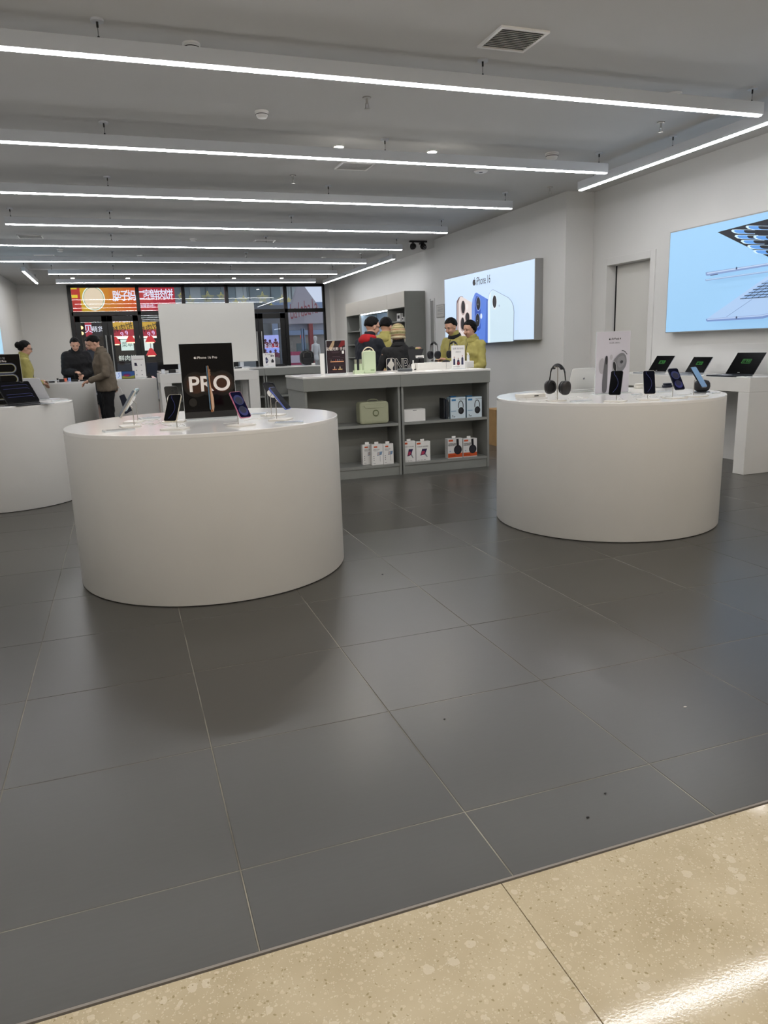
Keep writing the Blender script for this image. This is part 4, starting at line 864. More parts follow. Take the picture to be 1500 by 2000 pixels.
def f_desk(ar, w, h):
    ar.rect(w*.2, w*.5, h*.84, h*.91, A('#cf5a33')); ar.text('DESKTOP', w*.42, h*.74, w*.13, M_ink); ar.text('HOLDER', w*.36, h*.68, w*.1, M_inkg)
    ar.poly([(w*.45, h*.44), (w*.86, h*.48), (w*.94, h*.64), (w*.5, h*.62)], A('#7c97b4')); ar.poly([(w*.48, h*.46), (w*.66, h*.48), (w*.7, h*.61), (w*.52, h*.61)], A('#c9b9b2')); ar.line([(w*.72, h*.45), (w*.72, h*.16)], .0025, M_inkg)
    for z in (.42, .33, .24): ar.rect(w*.14, w*.2, h*(z-.02), h*(z+.02), M_ink)
    ar.line([(w*.1, h*.08), (w*.3, h*.08)], .003, M_inkg)
def tabbed(o, w, d, h): MB().box(-.02, .02, d*.45, d*.55, h+.0003, h+.022, M_wplast).build('hang_tab', o)
for u0, u1, vt, yy, i in ((709, 725, 868, 5.13, 0), (727, 747.5, 867, 5.06, 1), (749.5, 768, 866, 5.06, 2)):
    a = aty(u0, 905, yy); b = aty(u1, vt, yy); x1 = b.x+(.02 if i == 0 else 0); o = carton('gadget_box', a.x, x1, yy, .11, b.z, .05, ['white lamp holder box at left of the three on the lower left shelf', 'white lamp holder box in the middle of the lower left shelf', 'white lamp holder box at right of the three on the lower left shelf'][i], 'white boxes on the lower left shelf', f_desk, '#eae8e4'); tabbed(o, 0, .05, b.z-.11)
def f_tab(ar, w, h):
    ar.rect(w*.05, w*.32, h*.86, h*.95, A('#cf5a33')); ar.text('TABLET HOLDER', w*.46, h*.74, w*.105, M_ink); ar.poly([(w*.28, h*.28), (w*.62, h*.33), (w*.78, h*.62), (w*.42, h*.62)], A('#33284f')); ar.poly([(w*.34, h*.32), (w*.55, h*.35), (w*.62, h*.5), (w*.4, h*.5)], A('#b0405a')); ar.poly([(w*.58, h*.33), (w*.74, h*.18), (w*.8, h*.2), (w*.66, h*.38)], A('#8f9296'))
    for x in (.08, .3, .52): ar.line([(w*x, h*.06), (w*(x+.14), h*.06)], .003, M_inkg)
for u0, u1, i in ((789.5, 811, 0), (813.5, 840, 1)):
    a = ob(u0, 904); b = ob(u1, 861); o = carton('gadget_box', a.x, b.x, 5.06, .11, b.z, .05, ['white tablet holder box against the middle post on the lower shelf', 'white tablet holder box, right of the pair beside the middle post'][i], 'white tablet holder boxes', f_tab, '#eae8e4'); tabbed(o, 0, .05, b.z-.11)
def f_wh(ar, w, h):
    ar.rect(w*.06, w*.36, h*.86, h*.95, A('#cf5a33')); ar.text('WIRELESS', w*.3, h*.74, w*.125, M_ink, bold=.01); ar.text('HEADSET', w*.28, h*.66, w*.125, M_ink, bold=.01); ar.rect(.001, w-.001, .008, h*.25, A('#c9552b'))
    ar.poly([(w*.58, h*.98), (w*.74, h*.98), (w*.76, h*.55), (w*.60, h*.55)], A('#1b1b20')); ar.oval(w*.68, h*.42, w*.27, h*.24, A('#1f1f25')); ar.oval(w*.66, h*.42, w*.19, h*.18, A('#2c2c34')); ar.rect(w*.1, w*.2, h*.34, h*.38, A('#8da2c2')); ar.line([(w*.06, h*.13), (w*.5, h*.13)], .004, A('#8f3216'))
for u0, u1, i in ((875, 903, 0), (905, 931.5, 1)):
    a = ob(u0, 896); b = ob(u1, 855.5); o = carton('headphone_box', a.x, b.x, 5.06, .11, b.z, .07, ['white and orange headset box on the lower right shelf, left one', 'white and orange headset box on the lower right shelf, right one'][i], 'white and orange headset boxes', f_wh, '#dddbd8'); tabbed(o, 0, .07, b.z-.11)
for i, u in enumerate((603, 617, 626)):
    a = aty(u, 806, 5.1); t = thing('gadget_box', ['small white box behind the table rim on the upper left shelf, leftmost', 'small white box behind the table rim on the upper left shelf, middle', 'small white box behind the table rim on the upper left shelf, rightmost'][i], 'box', (a.x, 5.1, .505), 0, 'small white boxes on the upper left shelf'); MB().box(-.025, .025, 0, .04, 0, .11, M_wplast).build('carton', t, bevel=.001); MB().box(-.018, .018, -.0008, -.0002, .07, .1, M_acry).build('window', t)
# --- on the island top
a = aty(712, 724, 5.30)
t = thing('portable_speaker', 'mint green portable speaker with a cream arched handle', 'speaker', (aty(721, 724, 5.30).x, 5.30, IZ)); w = .063; h = aty(721, 685, 5.3).z-IZ
Gm = mat('mint_plastic', '#c9d8b5', .4)
MB().rbox(-w, w, -.03, .03, 0.0, h, .022, Gm, axis='y').build('body', t, bevel=.006, smooth=50)
MB().tube([(w*1.0*math.cos(q), 0, h*.80+.075*math.sin(q)) if 0 <= q <= PI else (0, 0, 0) for q in [PI*i/18 for i in range(19)]], .0055, mat('cream_leather', '#ddcbb4', .5), n=10).build('handle', t, smooth=60)
MB().rbox(.005, .045, -.0315, -.0302, .022, .034, .003, mat('mint_dark', '#93ab7c', .4), axis='y').build('badge', t)
for i in range(5): MB().cyl((-.028+.011*i, 0, h), (-.028+.011*i, 0, h+.007+(.004 if i == 4 else 0)), .004, mat('knob_cream', '#ded8be', .4), n=10).build('knob', t, smooth=40)
x0 = aty(703, 724, 5.28).x-.02
t = thing('microphone_dock', 'mint green dock holding two small microphones left of the speaker', 'charging dock', (x0, 5.28, IZ)); MB().rbox(-.045, .052, -.028, .028, 0, .03, .006, Gm).build('base', t, bevel=.002)
for k, dx in ((0, -.022), (1, .028)):
    m_ = thing('microphone', ['small mint green microphone on the left of the dock', 'small mint green microphone on the right of the dock'][k], 'microphone', (x0+dx, 5.28, IZ+.0305), 0, 'mint green microphones'); MB().cyl((0, 0, 0), (0, 0, .062), .0135, Gm, n=20).build('grip', m_, smooth=40); MB().cyl((0, 0, .0622), (0, 0, .104), .0135, mat('mesh_grille', '#9a9a88', .4, metal=.8), n=20).build('grille', m_, smooth=40)
a = aty(791, 721, 5.35); t = thing('wireless_charger', 'flat grey round stand on the island before the child in the beanie', 'charger', (a.x, 5.35, IZ)); MB().cyl((0, 0, 0), (0, 0, .022), .075, mat('grey_rub', '#4c4f53', .4), n=36).build('base', t, bevel=.003, smooth=40); MB().cyl((0, 0, .022), (0, 0, .027), .068, mat('grey_rub2', '#6d7073', .3), n=36).build('pad', t, smooth=40)
a0 = aty(815, 722, 5.55).x; a1 = aty(924, 716, 5.55).x
t = thing('display_riser', 'low white riser with two headphones on the island', 'riser', ((a0+a1)/2, 5.55, IZ)); w = (a1-a0)/2
MB().box(-w, -.002, -.02, .20, 0, .068, M_white).build('block', t, bevel=.002); MB().box(.002, w, -.02, .20, 0, .068, M_white).build('block', t, bevel=.002)
RZ = IZ+.068
for u, lab, rz, s_ in ((848, 'black over-ear headphones on the left of the white riser', -1.38, .95), (886, 'black over-ear headphones behind the small white poster', -1.30, .95)):
    p = aty(u, 708, 5.66); s = thing('headphone_stand', 'clear post stand under the '+lab, 'headphone stand', (p.x, 5.66, RZ), 0, 'clear headphone stands'); MB().cyl((0, 0, 0), (0, 0, .004), .04, M_acry, n=24).build('base', s); MB().cyl((0, 0, .004), (0, 0, .192), .004, M_acry, n=10).build('post', s); headphones((p.x, 5.66, RZ+.008), rz, lab, .93, cup='#222224', grp='black headphones on the riser')
p = aty(820, 710, 5.6); t = thing('camera', 'small black camera at the left end of the white riser', 'camera', (p.x+.01, 5.62, RZ)); MB().rbox(-.045, .04, -.02, .02, 0, .05, .006, M_blackm).build('body', t, bevel=.002); MB().cyl((.0, -.021, .025), (.0, -.045, .025), .02, M_black, n=24).build('lens', t, smooth=40)
p = aty(820, 697, 5.72); t = thing('gadget_box', 'white box standing behind the small black camera', 'box', (p.x-.01, 5.70, RZ)); MB().box(-.045, .04, -.018, .02, 0, .075, M_wplast).build('carton', t, bevel=.001); MB().box(-.03, .03, -.0188, -.0182, .05, .06, M_inkg).build('print', t)
p = aty(808, 712, 5.6); t = thing('earbud_case', 'tiny white earbud case left of the riser', 'earbud case', (p.x-.005, 5.6, IZ)); MB().rbox(-.02, .02, -.015, .015, 0, .06, .01, M_wplast).build('case', t, bevel=.003); MB().cyl((.0, 0, .0602), (.0, 0, .10), .006, M_wplast, n=10).build('earbud', t, smooth=40)
p = aty(875, 706, 5.52); t = thing('computer_mouse', 'low dark oval puck between the headphones on the riser', 'puck', (p.x, 5.57, RZ)); MB().ell((0, 0, 0.0), .045, .028, .022, M_blackm).build('shell', t, smooth=60)
for u, lab in ((916, 'small clear spray bottle at the right end of the riser'),):
    p = aty(u, 706, 5.6); t = thing('spray_bottle', lab, 'bottle', (p.x, 5.62, RZ)); MB().cyl((0, 0, 0), (0, 0, .06), .015, M_acry, n=20).build('bottle', t, smooth=40); MB().cyl((0, 0, .0605), (0, 0, .075), .008, M_wplast, n=16).cap((0, 0, .08), (-.012, 0, .082), .006, .004, M_wplast).build('nozzle', t, smooth=40)
# black laptop seen from the side behind the child
p = aty(812, 705, 5.62); t = thing('laptop', 'black laptop lid leaning beside the child in the beanie', 'laptop', (aty(812, 712, 5.66).x, 5.68, IZ), math.radians(0))
MB().box(-.05, .03, -.10, -.0, 0.0, .010, M_blackm).build('deck', t, bevel=.002)
F = Matrix.Translation((0, .0, .014)) @ Matrix.Rotation(-.25, 4, 'X'); MB().prism([(-.05, 0), (.02, 0), (.12, .20), (-.06, .20)], F @ Matrix(((1, 0, 0, 0), (0, 0, -1, 0), (0, 1, 0, 0), (0, 0, 0, 1))), .006, M_blackm).build('lid', t); MB().rbox(-.04, .02, -.09, -.05, .0102, .0106, .004, M_black).build('trackpad', t)
for u, lab in ((752, 'white leaflet lying on the island left part'), (842, 'white leaflet lying on the island before the riser'), (937, 'white leaflet at the right end of the island')):
    v = 721 if u < 800 else (719 if u < 900 else 717.5); p = aty(u, v, 5.2); t = thing('leaflet', lab, 'leaflet', (min(p.x, 3.2), 5.15, IZ), .05, 'leaflets on the island'); MB().box(-.07, .07, -.05, .05, 0, .0015, M_paper).build('sheet', t); MB().box(-.05, .02, -.01, .0, .0016, .0018, M_inkg).build('print', t)
# carton on the floor right of the island
t = thing('cardboard_box', 'brown cardboard carton on the floor between the island and the right drum table', 'box', (4.16, 6.32, 0), 0)
Cb = mat('cardboard', '#9b7b50', .8, noise=.08, nscale=10)
MB().box(-.10, .30, 0, .28, 0, .44, Cb).build('carton', t, bevel=.003); X = Matrix.Translation((-.1, 0, .4405)) @ Matrix.Rotation(.35, 4, 'X'); MB().box(0, .40, -.13, 0, 0, .004, Cb, X).build('flap', t); MB().box(.07, .12, -.0007, -.0002, 0, .43, mat('tape', '#b6a27c', .25)).build('tape', t)
ar = Art((-.1, -.0008, 0), (1, 0, 0), (0, 0, 1)); 
for z in (.03, .07, .28, .32): ar.poly([(.01, z), (.05, z+.01), (.08, z+.035), (.04, z+.03)], M_ink)
ar.build('print', t)

# ------------------------------------------------------------------ far tables
t = thing('backpack', 'black backpack standing on the back counter', 'backpack', (aty(600, 711, 10.75).x, 10.75, .965)); Bk = mat('nylon_black', '#131316', .5, bump=.2, bscale=40)
MB().rbox(-.115, .115, -.06, .06, 0.004, .245, .085, Bk, axis='y').build('main_pack', t, bevel=.02, smooth=50); MB().rbox(-.09, .09, -.092, -.062, .012, .12, .03, Bk, axis='y').build('front_pocket', t, bevel=.01, smooth=50)
MB().tube([(-.03, 0, .24), (-.02, 0, .262), (.02, 0, .262), (.03, 0, .24)], .005, Bk).build('handle', t, smooth=60); MB().tube([(-.07, -.0625, .13), (-.065, -.0625, .2), (0, -.0625, .222), (.065, -.0625, .2), (.07, -.0625, .13)], .003, M_steel, n=6).build('zip', t, smooth=60)
for s_ in (-1, 1): MB().tube([(s_*.06, .062, .22), (s_*.09, .10, .16), (s_*.085, .08, .05), (s_*.06, .062, .02)], .008, Bk).build('strap', t, smooth=60)
def small(name, lab, cat, u, v, y, z, mb, part='body', grp=None, **k):
    p = aty(u, v, y); t = thing(name, lab, cat, (p.x, y, z), 0, grp); mb.build(part, t, **k); return t
small('camera', 'flat black device right of the small pale poster', 'device', 547, 712, 10.75, .965, MB().rbox(-.075, .075, -.03, .03, 0, .035, .01, M_blackm), bevel=.004)
small('earbud_case', 'small white case at the right end of the back counter', 'earbud case', 612, 711, 10.65, .965, MB().rbox(-.03, .03, -.02, .02, 0, .03, .01, M_wplast), bevel=.004)
for u, yy, w_, h_, lab, m_ in ((447, 9.6, .07, .05, 'blue white gadget stand at left on the white display table', mat('pale_blue_plastic', '#aebfd6', .4)), (466, 9.62, .10, .045, 'black and silver gadget on the white display table', M_blackm), (336, 9.6, .10, .05, 'black bowl shaped gadget beside the dark phone poster', M_black), (318, 9.5, .05, .06, 'clear bottle like gadget on the white display table', M_lampbody)):
    small('gadget', lab, 'gadget', u, 722, yy, .955, MB().rbox(-w_/2, w_/2, -.03, .03, 0, h_, .012, m_), grp='small gadgets on the white display table', bevel=.004)
small('display_box', 'low white drawer block on the white display table', 'box', 467, 722, 9.35, .955, MB().box(-.14, .14, -.05, .05, 0, .03, M_white), bevel=.002)
t = small('tablet', 'tablet with a colourful landscape screen on the block counter', 'tablet', 251, 736, 10.2, .883, MB().rbox(-.095, .095, 0, .008, 0.0, .115, .006, M_blackm, axis='y')); ar = Art((-.095, -.0006, 0), (1, 0, 0), (0, 0, 1)); ar.rect(.006, .184, .006, .109, E('#27508a', .5)); ar.poly([(.006, .006), (.184, .006), (.184, .05), (.10, .03), (.006, .045)], E('#8a8a3a', .45)); ar.oval(.075, .055, .055, .022, E('#5a1f6a', .5)); ar.oval(.07, .048, .04, .012, E('#a02840', .45)); ar.build('screen', t); MB().box(-.03, .03, .009, .05, 0, .05, M_lampbody).build('rest', t)
t = small('tablet', 'white edged tablet showing a blue figure at left on the block counter', 'tablet', 233, 736, 10.25, .883, MB().rbox(-.05, .05, 0, .008, 0, .11, .006, M_wplast, axis='y')); ar = Art((-.05, -.0006, 0), (1, 0, 0), (0, 0, 1)); ar.rect(.006, .094, .006, .104, E('#c4d3ee', .7)); ar.line([(.03, .02), (.06, .05), (.04, .08), (.07, .09)], .006, E('#3d63c8', .6)); ar.build('screen', t); MB().box(-.02, .02, .009, .04, 0, .05, M_lampbody).build('rest', t)
small('tablet_stand', 'dark folded tablet stand right of the white poster on the block counter', 'stand', 291, 735, 10.2, .883, MB().prism([(-.03, 0), (.045, 0), (.005, .09)], Matrix(((1, 0, 0, 0), (0, 0, -1, 0), (0, 1, 0, 0), (0, 0, 0, 1))), .02, M_blackm), bevel=.001)
small('gift_box', 'flat yellow box at the back of the block counter', 'box', 244, 721, 10.95, .883, MB().box(-.09, .09, -.05, .05, 0, .05, mat('box_yellow', '#b9a83a', .5)), bevel=.002)
small('gift_box', 'flat dark red box on top of the yellow box', 'box', 247, 716, 10.95, .9335, MB().box(-.10, .10, -.05, .05, 0, .045, mat('box_red', '#7c2a2c', .5)), bevel=.002)
small('price_card', 'long clear price card at the front of the white display table', 'price card', 340, 727, 9.26, .955, MB().box(-.10, .10, -.03, .03, 0, .008, M_lampbody))
# on the round table at back left
T4 = .855
for u, v, m_, w_, h_, lab in ((101, 747, M_black, .045, .035, 'black oval gadget at left on the back left drum table'), (113, 745, M_dark, .014, .05, 'slim dark gadget second on the back left drum table'), (121, 746, M_blackm, .04, .045, 'black round gadget third on the back left drum table'), (128, 745, mat('coral', '#d9684a', .5), .022, .05, 'coral box fourth on the back left drum table'), (136, 744, mat('pale_blue2', '#7f95c4', .5), .022, .05, 'pale blue box fifth on the back left drum table'), (146, 745, M_black, .05, .03, 'black flat gadget sixth on the back left drum table'), (163, 744, M_dark, .05, .02, 'flat grey gadget rightmost on the back left drum table')):
    p = atz(u, v, T4); small('gadget', lab, 'gadget', u, v, p.y, T4, MB().rbox(-w_, w_, -.02, .02, 0, h_, min(.01, w_*.5), m_), grp='small gadgets on the back left drum table', bevel=.003)
    if 'sixth' in lab: MB().cyl((.01, 0, h_), (.01, 0, h_+.13), .004, M_dark, n=8).build('post', bpy.data.objects[[o.name for o in bpy.data.objects if o.get('label') == lab][0]])
for k, (x_, w_) in enumerate(((2.47, .05), (2.55, .07))):
    t = carton('gadget_box', x_-w_/2, x_+w_/2, BY+.03+.06*(1-k), .5055, .67-.02*(1-k)+.0, .05, ['narrow white box on the back counter shelf, left of the pair', 'white box with a black picture on the back counter shelf'][k], 'white boxes on the back counter shelf', lambda ar, w, h: (ar.rect(w*.5, w*.85, h*.12, h*.5, M_ink), ar.line([(w*.15, h*.85), (w*.8, h*.85)], h*.06, M_inkg)))
# boxes on the wall cabinet shelves
def cabbox(y, z, w_, h_, lab, ink=True, tilt=0):
    t = thing('accessory_box', lab, 'box', (CX+.14, y, z), 0, 'white boxes on the wall cabinet shelves'); X = Matrix.Rotation(tilt, 4, 'Y')
    MB().box(-.03, .03, -w_/2, w_/2, .0, h_, M_wplast, X).build('carton', t, bevel=.001)
    if ink: MB().box(-.0308, -.0302, -w_*.3, w_*.3, h_*.35, h_*.75, M_ink, X).build('print', t)
cabbox(12.75, 1.715, .20, .16, 'white box with a dark square on the top shelf of the near cabinet'); cabbox(12.3, 1.715, .10, .2, 'tall white box on the top shelf of the near cabinet'); cabbox(12.52, 1.715, .10, .08, 'small white box in the middle of the top shelf')
for i, yy in enumerate((12.25, 12.4, 12.55, 12.72, 12.88)): cabbox(yy, 1.36, .11, .19, ['first', 'second', 'third', 'fourth', 'fifth'][i]+' white box from the right on the middle shelf of the near cabinet')
cabbox(15.3, 1.61, .20, .22, 'tilted white box on the top shelf of the far cabinet', True, .2); cabbox(15.3, 1.30, .2, .2, 'tilted white box on the middle shelf of the far cabinet', True, .2); cabbox(15.35, 1.0, .2, .2, 'tilted white box on the low shelf of the far cabinet', False, .2)

# ------------------------------------------------------------------ people
BAKE = []
M_skin = mat('skin', '#cfa189', .55, noise=.04, nscale=20); M_hair = mat('hair_black', '#080707', .6, spec=.2, bump=.5, bscale=120, stretch=(1, 1, .2))
M_olive = mat('olive_yellow_cloth', '#a89f5c', .8, noise=.06, nscale=12, bump=1.0, bscale=9); M_cblack = mat('black_cloth', '#0f0f12', .8, noise=.1, nscale=10, bump=1.0, bscale=9)
M_navy = mat('navy_cloth', '#131722', .8, bump=1.0, bscale=9); M_brown = mat('brown_grey_cloth', '#6b6052', .85, noise=.06, nscale=14, bump=1.0, bscale=10); M_red = mat('red_cloth', '#a8151c', .8, bump=.3, bscale=14)
M_trou = mat('black_trousers', '#0c0c0f', .85, bump=.3, bscale=12); M_lip = mat('lips', '#8c4f4a', .5); M_knit = mat('knit_cream', '#a39775', .9, noise=.3, nscale=9, bump=.6, bscale=70)
FT_ = bpy.data.textures.new('cloth_folds', 'CLOUDS'); FT_.noise_scale = .085; FT_.noise_depth = 1
def folds(o, k=.028):
    d = o.modifiers.new('folds', 'DISPLACE'); d.texture = FT_; d.strength = k; d.mid_level = .5; d.texture_coords = 'LOCAL'
def remesh(o, vox, smooth=4):
    r = o.modifiers.new('r', 'REMESH'); r.mode = 'VOXEL'; r.voxel_size = vox; r.use_smooth_shade = True
    s = o.modifiers.new('s', 'SMOOTH'); s.factor = .5; s.iterations = smooth; BAKE.append(o)
def person(lab, x, y, bearing, hgt, lean=0, head=(0, 0), hands=((-.28, .1, .85), (.28, .1, .85)), jacket=M_olive, collar=None, hair='short', trous=M_trou, hem=.80, bulk=1.0, hood=False, hat=False, glasses=False, curl=.7, z=0.0, roundneck=False):
    s = hgt/1.75; t = thing('person', lab, 'person', (x, y, z), -math.radians(bearing)); t.scale = (s, s, s); th = math.radians(lean)
    HIP = .92
    def U(px, py, pz):
        d = pz-HIP
        if d <= 0: return Vector((px, py, pz))
        return Vector((px, py*math.cos(th)+d*math.sin(th), HIP-py*math.sin(th)+d*math.cos(th)))
    B = MB(); J = MB()
    def tor(mb, k, rows, m):
        rs = []
        for pz, rx, ry, oy in rows: rs.append([U(rx*k*math.cos(q), oy+ry*k*math.sin(q), pz) for q in [2*PI*i/24 for i in range(24)]])
        mb.rings(rs, m)
    rows = [(.86, .16, .11, 0), (.95, .165, .115, 0), (1.08, .145, .10, 0), (1.28, .17, .11, .0), (1.40, .15, .09, -.01), (1.47, .07, .06, -.01)]
    tor(B, .95, rows, M_skin)
    rows = [(hem, .20*bulk, .150*bulk, 0), (hem+.03, .205*bulk, .155*bulk, 0), (.98, .19*bulk, .15*bulk, .0), (1.10, .18*bulk, .145*bulk, .0), (1.28, .205*bulk, .145*bulk, .0), (1.39, .185*bulk, .115*bulk, -.015), (1.455, .11, .085, -.015), (1.50, .068, .066, -.01)]
    tor(J, 1, rows, jacket)
    N = U(0, .0, 1.47); hy, hp = math.radians(head[0]), math.radians(head[1])
    HR = Matrix.Translation(N) @ Matrix.Rotation(-hy, 4, 'Z') @ Matrix.Rotation(-hp-th*.4, 4, 'X')
    G = lambda *p: HR @ Vector(p)
    B.cap(U(0, -.01, 1.40), G(0, .0, .10), .062, .055, M_skin)
    B.ell((0, -.005, .165), .074, .095, .098, M_skin, X=HR); B.ell((0, .028, .105), .060, .068, .075, M_skin, X=HR); B.ell((0, .060, .065), .028, .026, .026, M_skin, X=HR)
    B.cap(G(0, .092, .150), G(0, .108, .118), .009, .013, M_skin, n=10)
    for sx in (-1, 1):
        B.ell((sx*.074, .0, .130), .012, .020, .031, M_skin, X=HR, n=12, k=8); B.ell((sx*.034, .072, .112), .024, .022, .024, M_skin, X=HR, n=12, k=8)
        B.ell((sx*.03, .082, .168), .022, .012, .008, M_skin, X=HR, n=12, k=8)
    # legs
    for sx in (-1, 1):
        hip, kn, an = Vector((sx*.085, 0, .90)), Vector((sx*.10, .02, .48)), Vector((sx*.105, -.02, .09))
        B.cap(hip, kn, .085, .055, M_skin); B.cap(kn, an, .055, .038, M_skin); B.cap(an+Vector((0, -.02, -.05)), an+Vector((sx*.01, .15, -.06)), .032, .026, M_skin)
    # arms
    for sx, hd in ((-1, hands[0]), (1, hands[1])):
        S = U(sx*.172, -.01, 1.385); Wp = Vector(hd); d = Wp-S; L1, L2 = .30, .27; D = min(d.length, L1+L2-.005); d.normalize(); Wp = S+d*D
        a = (L1*L1-L2*L2+D*D)/(2*D); hh = math.sqrt(max(L1*L1-a*a, 0)); hint = Vector((sx*.5, -.45, -.75)); hint = (hint-d*hint.dot(d)).normalized(); El = S+d*a+hint*hh
        f = (Wp-El).normalized()
        B.cap(S, El, .050, .040, M_skin); B.cap(El, Wp, .040, .026, M_skin)
        J.cap(U(sx*.12, -.01, 1.38), S, .070*bulk, .066*bulk, jacket); J.cap(S, El, .065*bulk, .056*bulk, jacket); J.cap(El, El+(Wp-El)*.93, .055*bulk, .044*bulk, jacket)
        side = f.cross(Vector((0, 0, 1))); side = side.normalized() if side.length > .1 else Vector((1, 0, 0)); pn = side.cross(f).normalized()     # pn: back of hand (upwards)
        th_side = -sx
        for k in (-1, 0, 1): B.cap(Wp, Wp+f*.085+side*k*.024, .022, .018, M_skin, n=10)
        for k, ln in enumerate((.062, .075, .080, .070)):
            kk = (k-1.5)*.0215*(1 if sx > 0 else -1); b0 = Wp+f*.092+side*kk; f1 = (f*math.cos(curl*.6)-pn*math.sin(curl*.6)); f2 = (f*math.cos(curl*1.5)-pn*math.sin(curl*1.5))
            b1 = b0+f1*ln*.5; b2 = b1+f2*ln*.5; B.cap(b0-f*.012, b1, .0105, .0095, M_skin, n=8, k=3); B.cap(b1, b2, .0095, .0085, M_skin, n=8, k=3)
        ts = side*th_side; tb = Wp+f*.03+ts*.022; t1 = tb+(f*.6+ts*.7-pn*.25).normalized()*.040; t2 = t1+(f*.9+ts*.15-pn*.35).normalized()*.03; B.cap(tb, t1, .015, .012, M_skin, n=8, k=3); B.cap(t1, t2, .012, .010, M_skin, n=8, k=3)
    o = B.build('body', t); remesh(o, .0075, 3)
    if collar != 'none':
        rs = []
        for pz, r, oy in ((1.435, .088, -.012), (1.50, .080, -.006), (1.535, .078, .0), (1.535, .066, .0), (1.47, .064, -.005)):
            rs.append([U(r*math.cos(q), oy+r*.95*math.sin(q), pz-.012*math.sin(q)) for q in [2*PI*i/24 for i in range(24)]])
        J.rings(rs[:3], jacket)
    o = J.build('jacket', t); remesh(o, .012, 5); folds(o)
    if isinstance(collar, bpy.types.Material):
        C_ = MB()
        for i in range(16):
            q = 2*PI*i/16; q2 = 2*PI*(i+1)/16
            a = U(.085*math.cos(q), -.01+.082*math.sin(q), 1.45+.012*math.sin(-q)); b = U(.085*math.cos(q2), -.01+.082*math.sin(q2), 1.45+.012*math.sin(-q2)); C_.cap(a, b, .021, .021, collar, n=8, k=2); up_ = U(0, 0, 1.52)-U(0, 0, 1.49); C_.cap(a+up_-(a-U(0, -.01, 1.47))*.06, b+up_-(b-U(0, -.01, 1.47))*.06, .016, .016, collar, n=8, k=2)
        if hood: C_.ell(U(0, -.105, 1.425), .10, .05, .06, collar); C_.ell(U(0, -.09, 1.46), .085, .05, .045, collar); C_.cap(U(-.1, -.03, 1.46), U(-.03, .09, 1.41), .035, .02, collar); C_.cap(U(.1, -.03, 1.46), U(.03, .09, 1.41), .035, .02, collar)
        remesh(C_.build('hood' if hood else 'collar', t), .011, 4)
    T = MB()
    rs = []
    for pz, rx, ry in ((.99, .165, .125), (.90, .178, .14), (.82, .165, .125)): rs.append([Vector((rx*math.cos(q), ry*math.sin(q), pz)) for q in [2*PI*i/24 for i in range(24)]])
    T.rings(rs, trous)
    for sx in (-1, 1):
        hip, kn, an = Vector((sx*.088, 0, .86)), Vector((sx*.10, .02, .48)), Vector((sx*.105, -.015, .10)); T.cap(hip, kn, .097, .074, trous); T.cap(kn, an, .074, .062, trous)
        Sh = MB(); Sh.cap(Vector((sx*.107, -.055, .045)), Vector((sx*.112, .14, .038)), .042, .036, M_black); Sh.box(sx*.11-.045, sx*.11+.045, -.10, .175, 0, .02, M_wplast); Sh.build('shoe', t, smooth=50)
    o = T.build('trousers', t); remesh(o, .014, 5); folds(o, .02)
    if jacket is not M_cblack: MB().tube([U(0, (.151 if z_ < 1.3 else .142-.05*(z_-1.3)/.12)*bulk, z_) for z_ in (hem+.02, .95, 1.08, 1.2, 1.3, 1.38, 1.43)], .004, M_dark, n=6).build('zip', t, smooth=60)
    # face
    for sx in (-1, 1):
        MB().ell((sx*.031, .0875, .155), .0105, .006, .0045, M_black, X=HR, n=12, k=6).build('eye', t, smooth=60)
        MB().cap(G(sx*.016, .094, .172), G(sx*.046, .084, .174), .0035, .0028, M_hair, n=8, k=2).build('eyebrow', t, smooth=60)
    MB().ell((0, .091, .092), .021, .007, .006, M_lip, X=HR, n=14, k=6).build('mouth', t, smooth=60)
    if glasses:
        g = MB()
        for sx in (-1, 1):
            pts = [G(sx*.032+.022*math.cos(q), .102, .153+.017*math.sin(q)) for q in [2*PI*i/16 for i in range(17)]]; g.tube(pts, .002, M_black, n=6); g.cyl(G(sx*.054, .10, .155), G(sx*.078, .0, .15), .002, M_black, n=6)
        g.cyl(G(-.01, .104, .155), G(.01, .104, .155), .002, M_black, n=6); g.build('glasses', t, smooth=60)
    # hair
    n, k = 48, 32; rs = []
    for i in range(k+1):
        a = -PI/2+PI*i/k; q0 = max(math.cos(a), 1e-3); ring = []
        for j in range(n):
            b = 2*PI*j/n; X_, Y_, Z_ = q0*math.cos(b), q0*math.sin(b), math.sin(a)
            r = 1.0; pz = .165+.112*Z_; py = -.012+.112*Y_
            line = {'short': .115, 'bob': .05, 'bun': .075}.get(hair, .08); side = .10 if hair == 'bob' else .158
            def ss(e0, e1, q_): q_ = min(max((q_-e0)/(e1-e0), 0), 1); return q_*q_*(3-2*q_)
            lim = line+(side-line)*ss(-.05, -.005, py)+(.222-side)*ss(.005, .055, py)
            r = 1.0-.26*(1-ss(lim-.006, lim+.012, pz))
            r *= 1+.02*math.sin(b*7+Z_*9)
            w_ = .088 if hair != 'bob' else .098
            ring.append(HR @ Vector((X_*w_*r, -.012+(.108 if Y_ < 0 else .106)*Y_*r, .165+.108*Z_*r)))
        rs.append(ring)
    Hm = MB().rings(rs, M_hair)
    if hair == 'bun': Hm.ell((0, -.115, .17), .05, .045, .055, M_hair, X=HR)
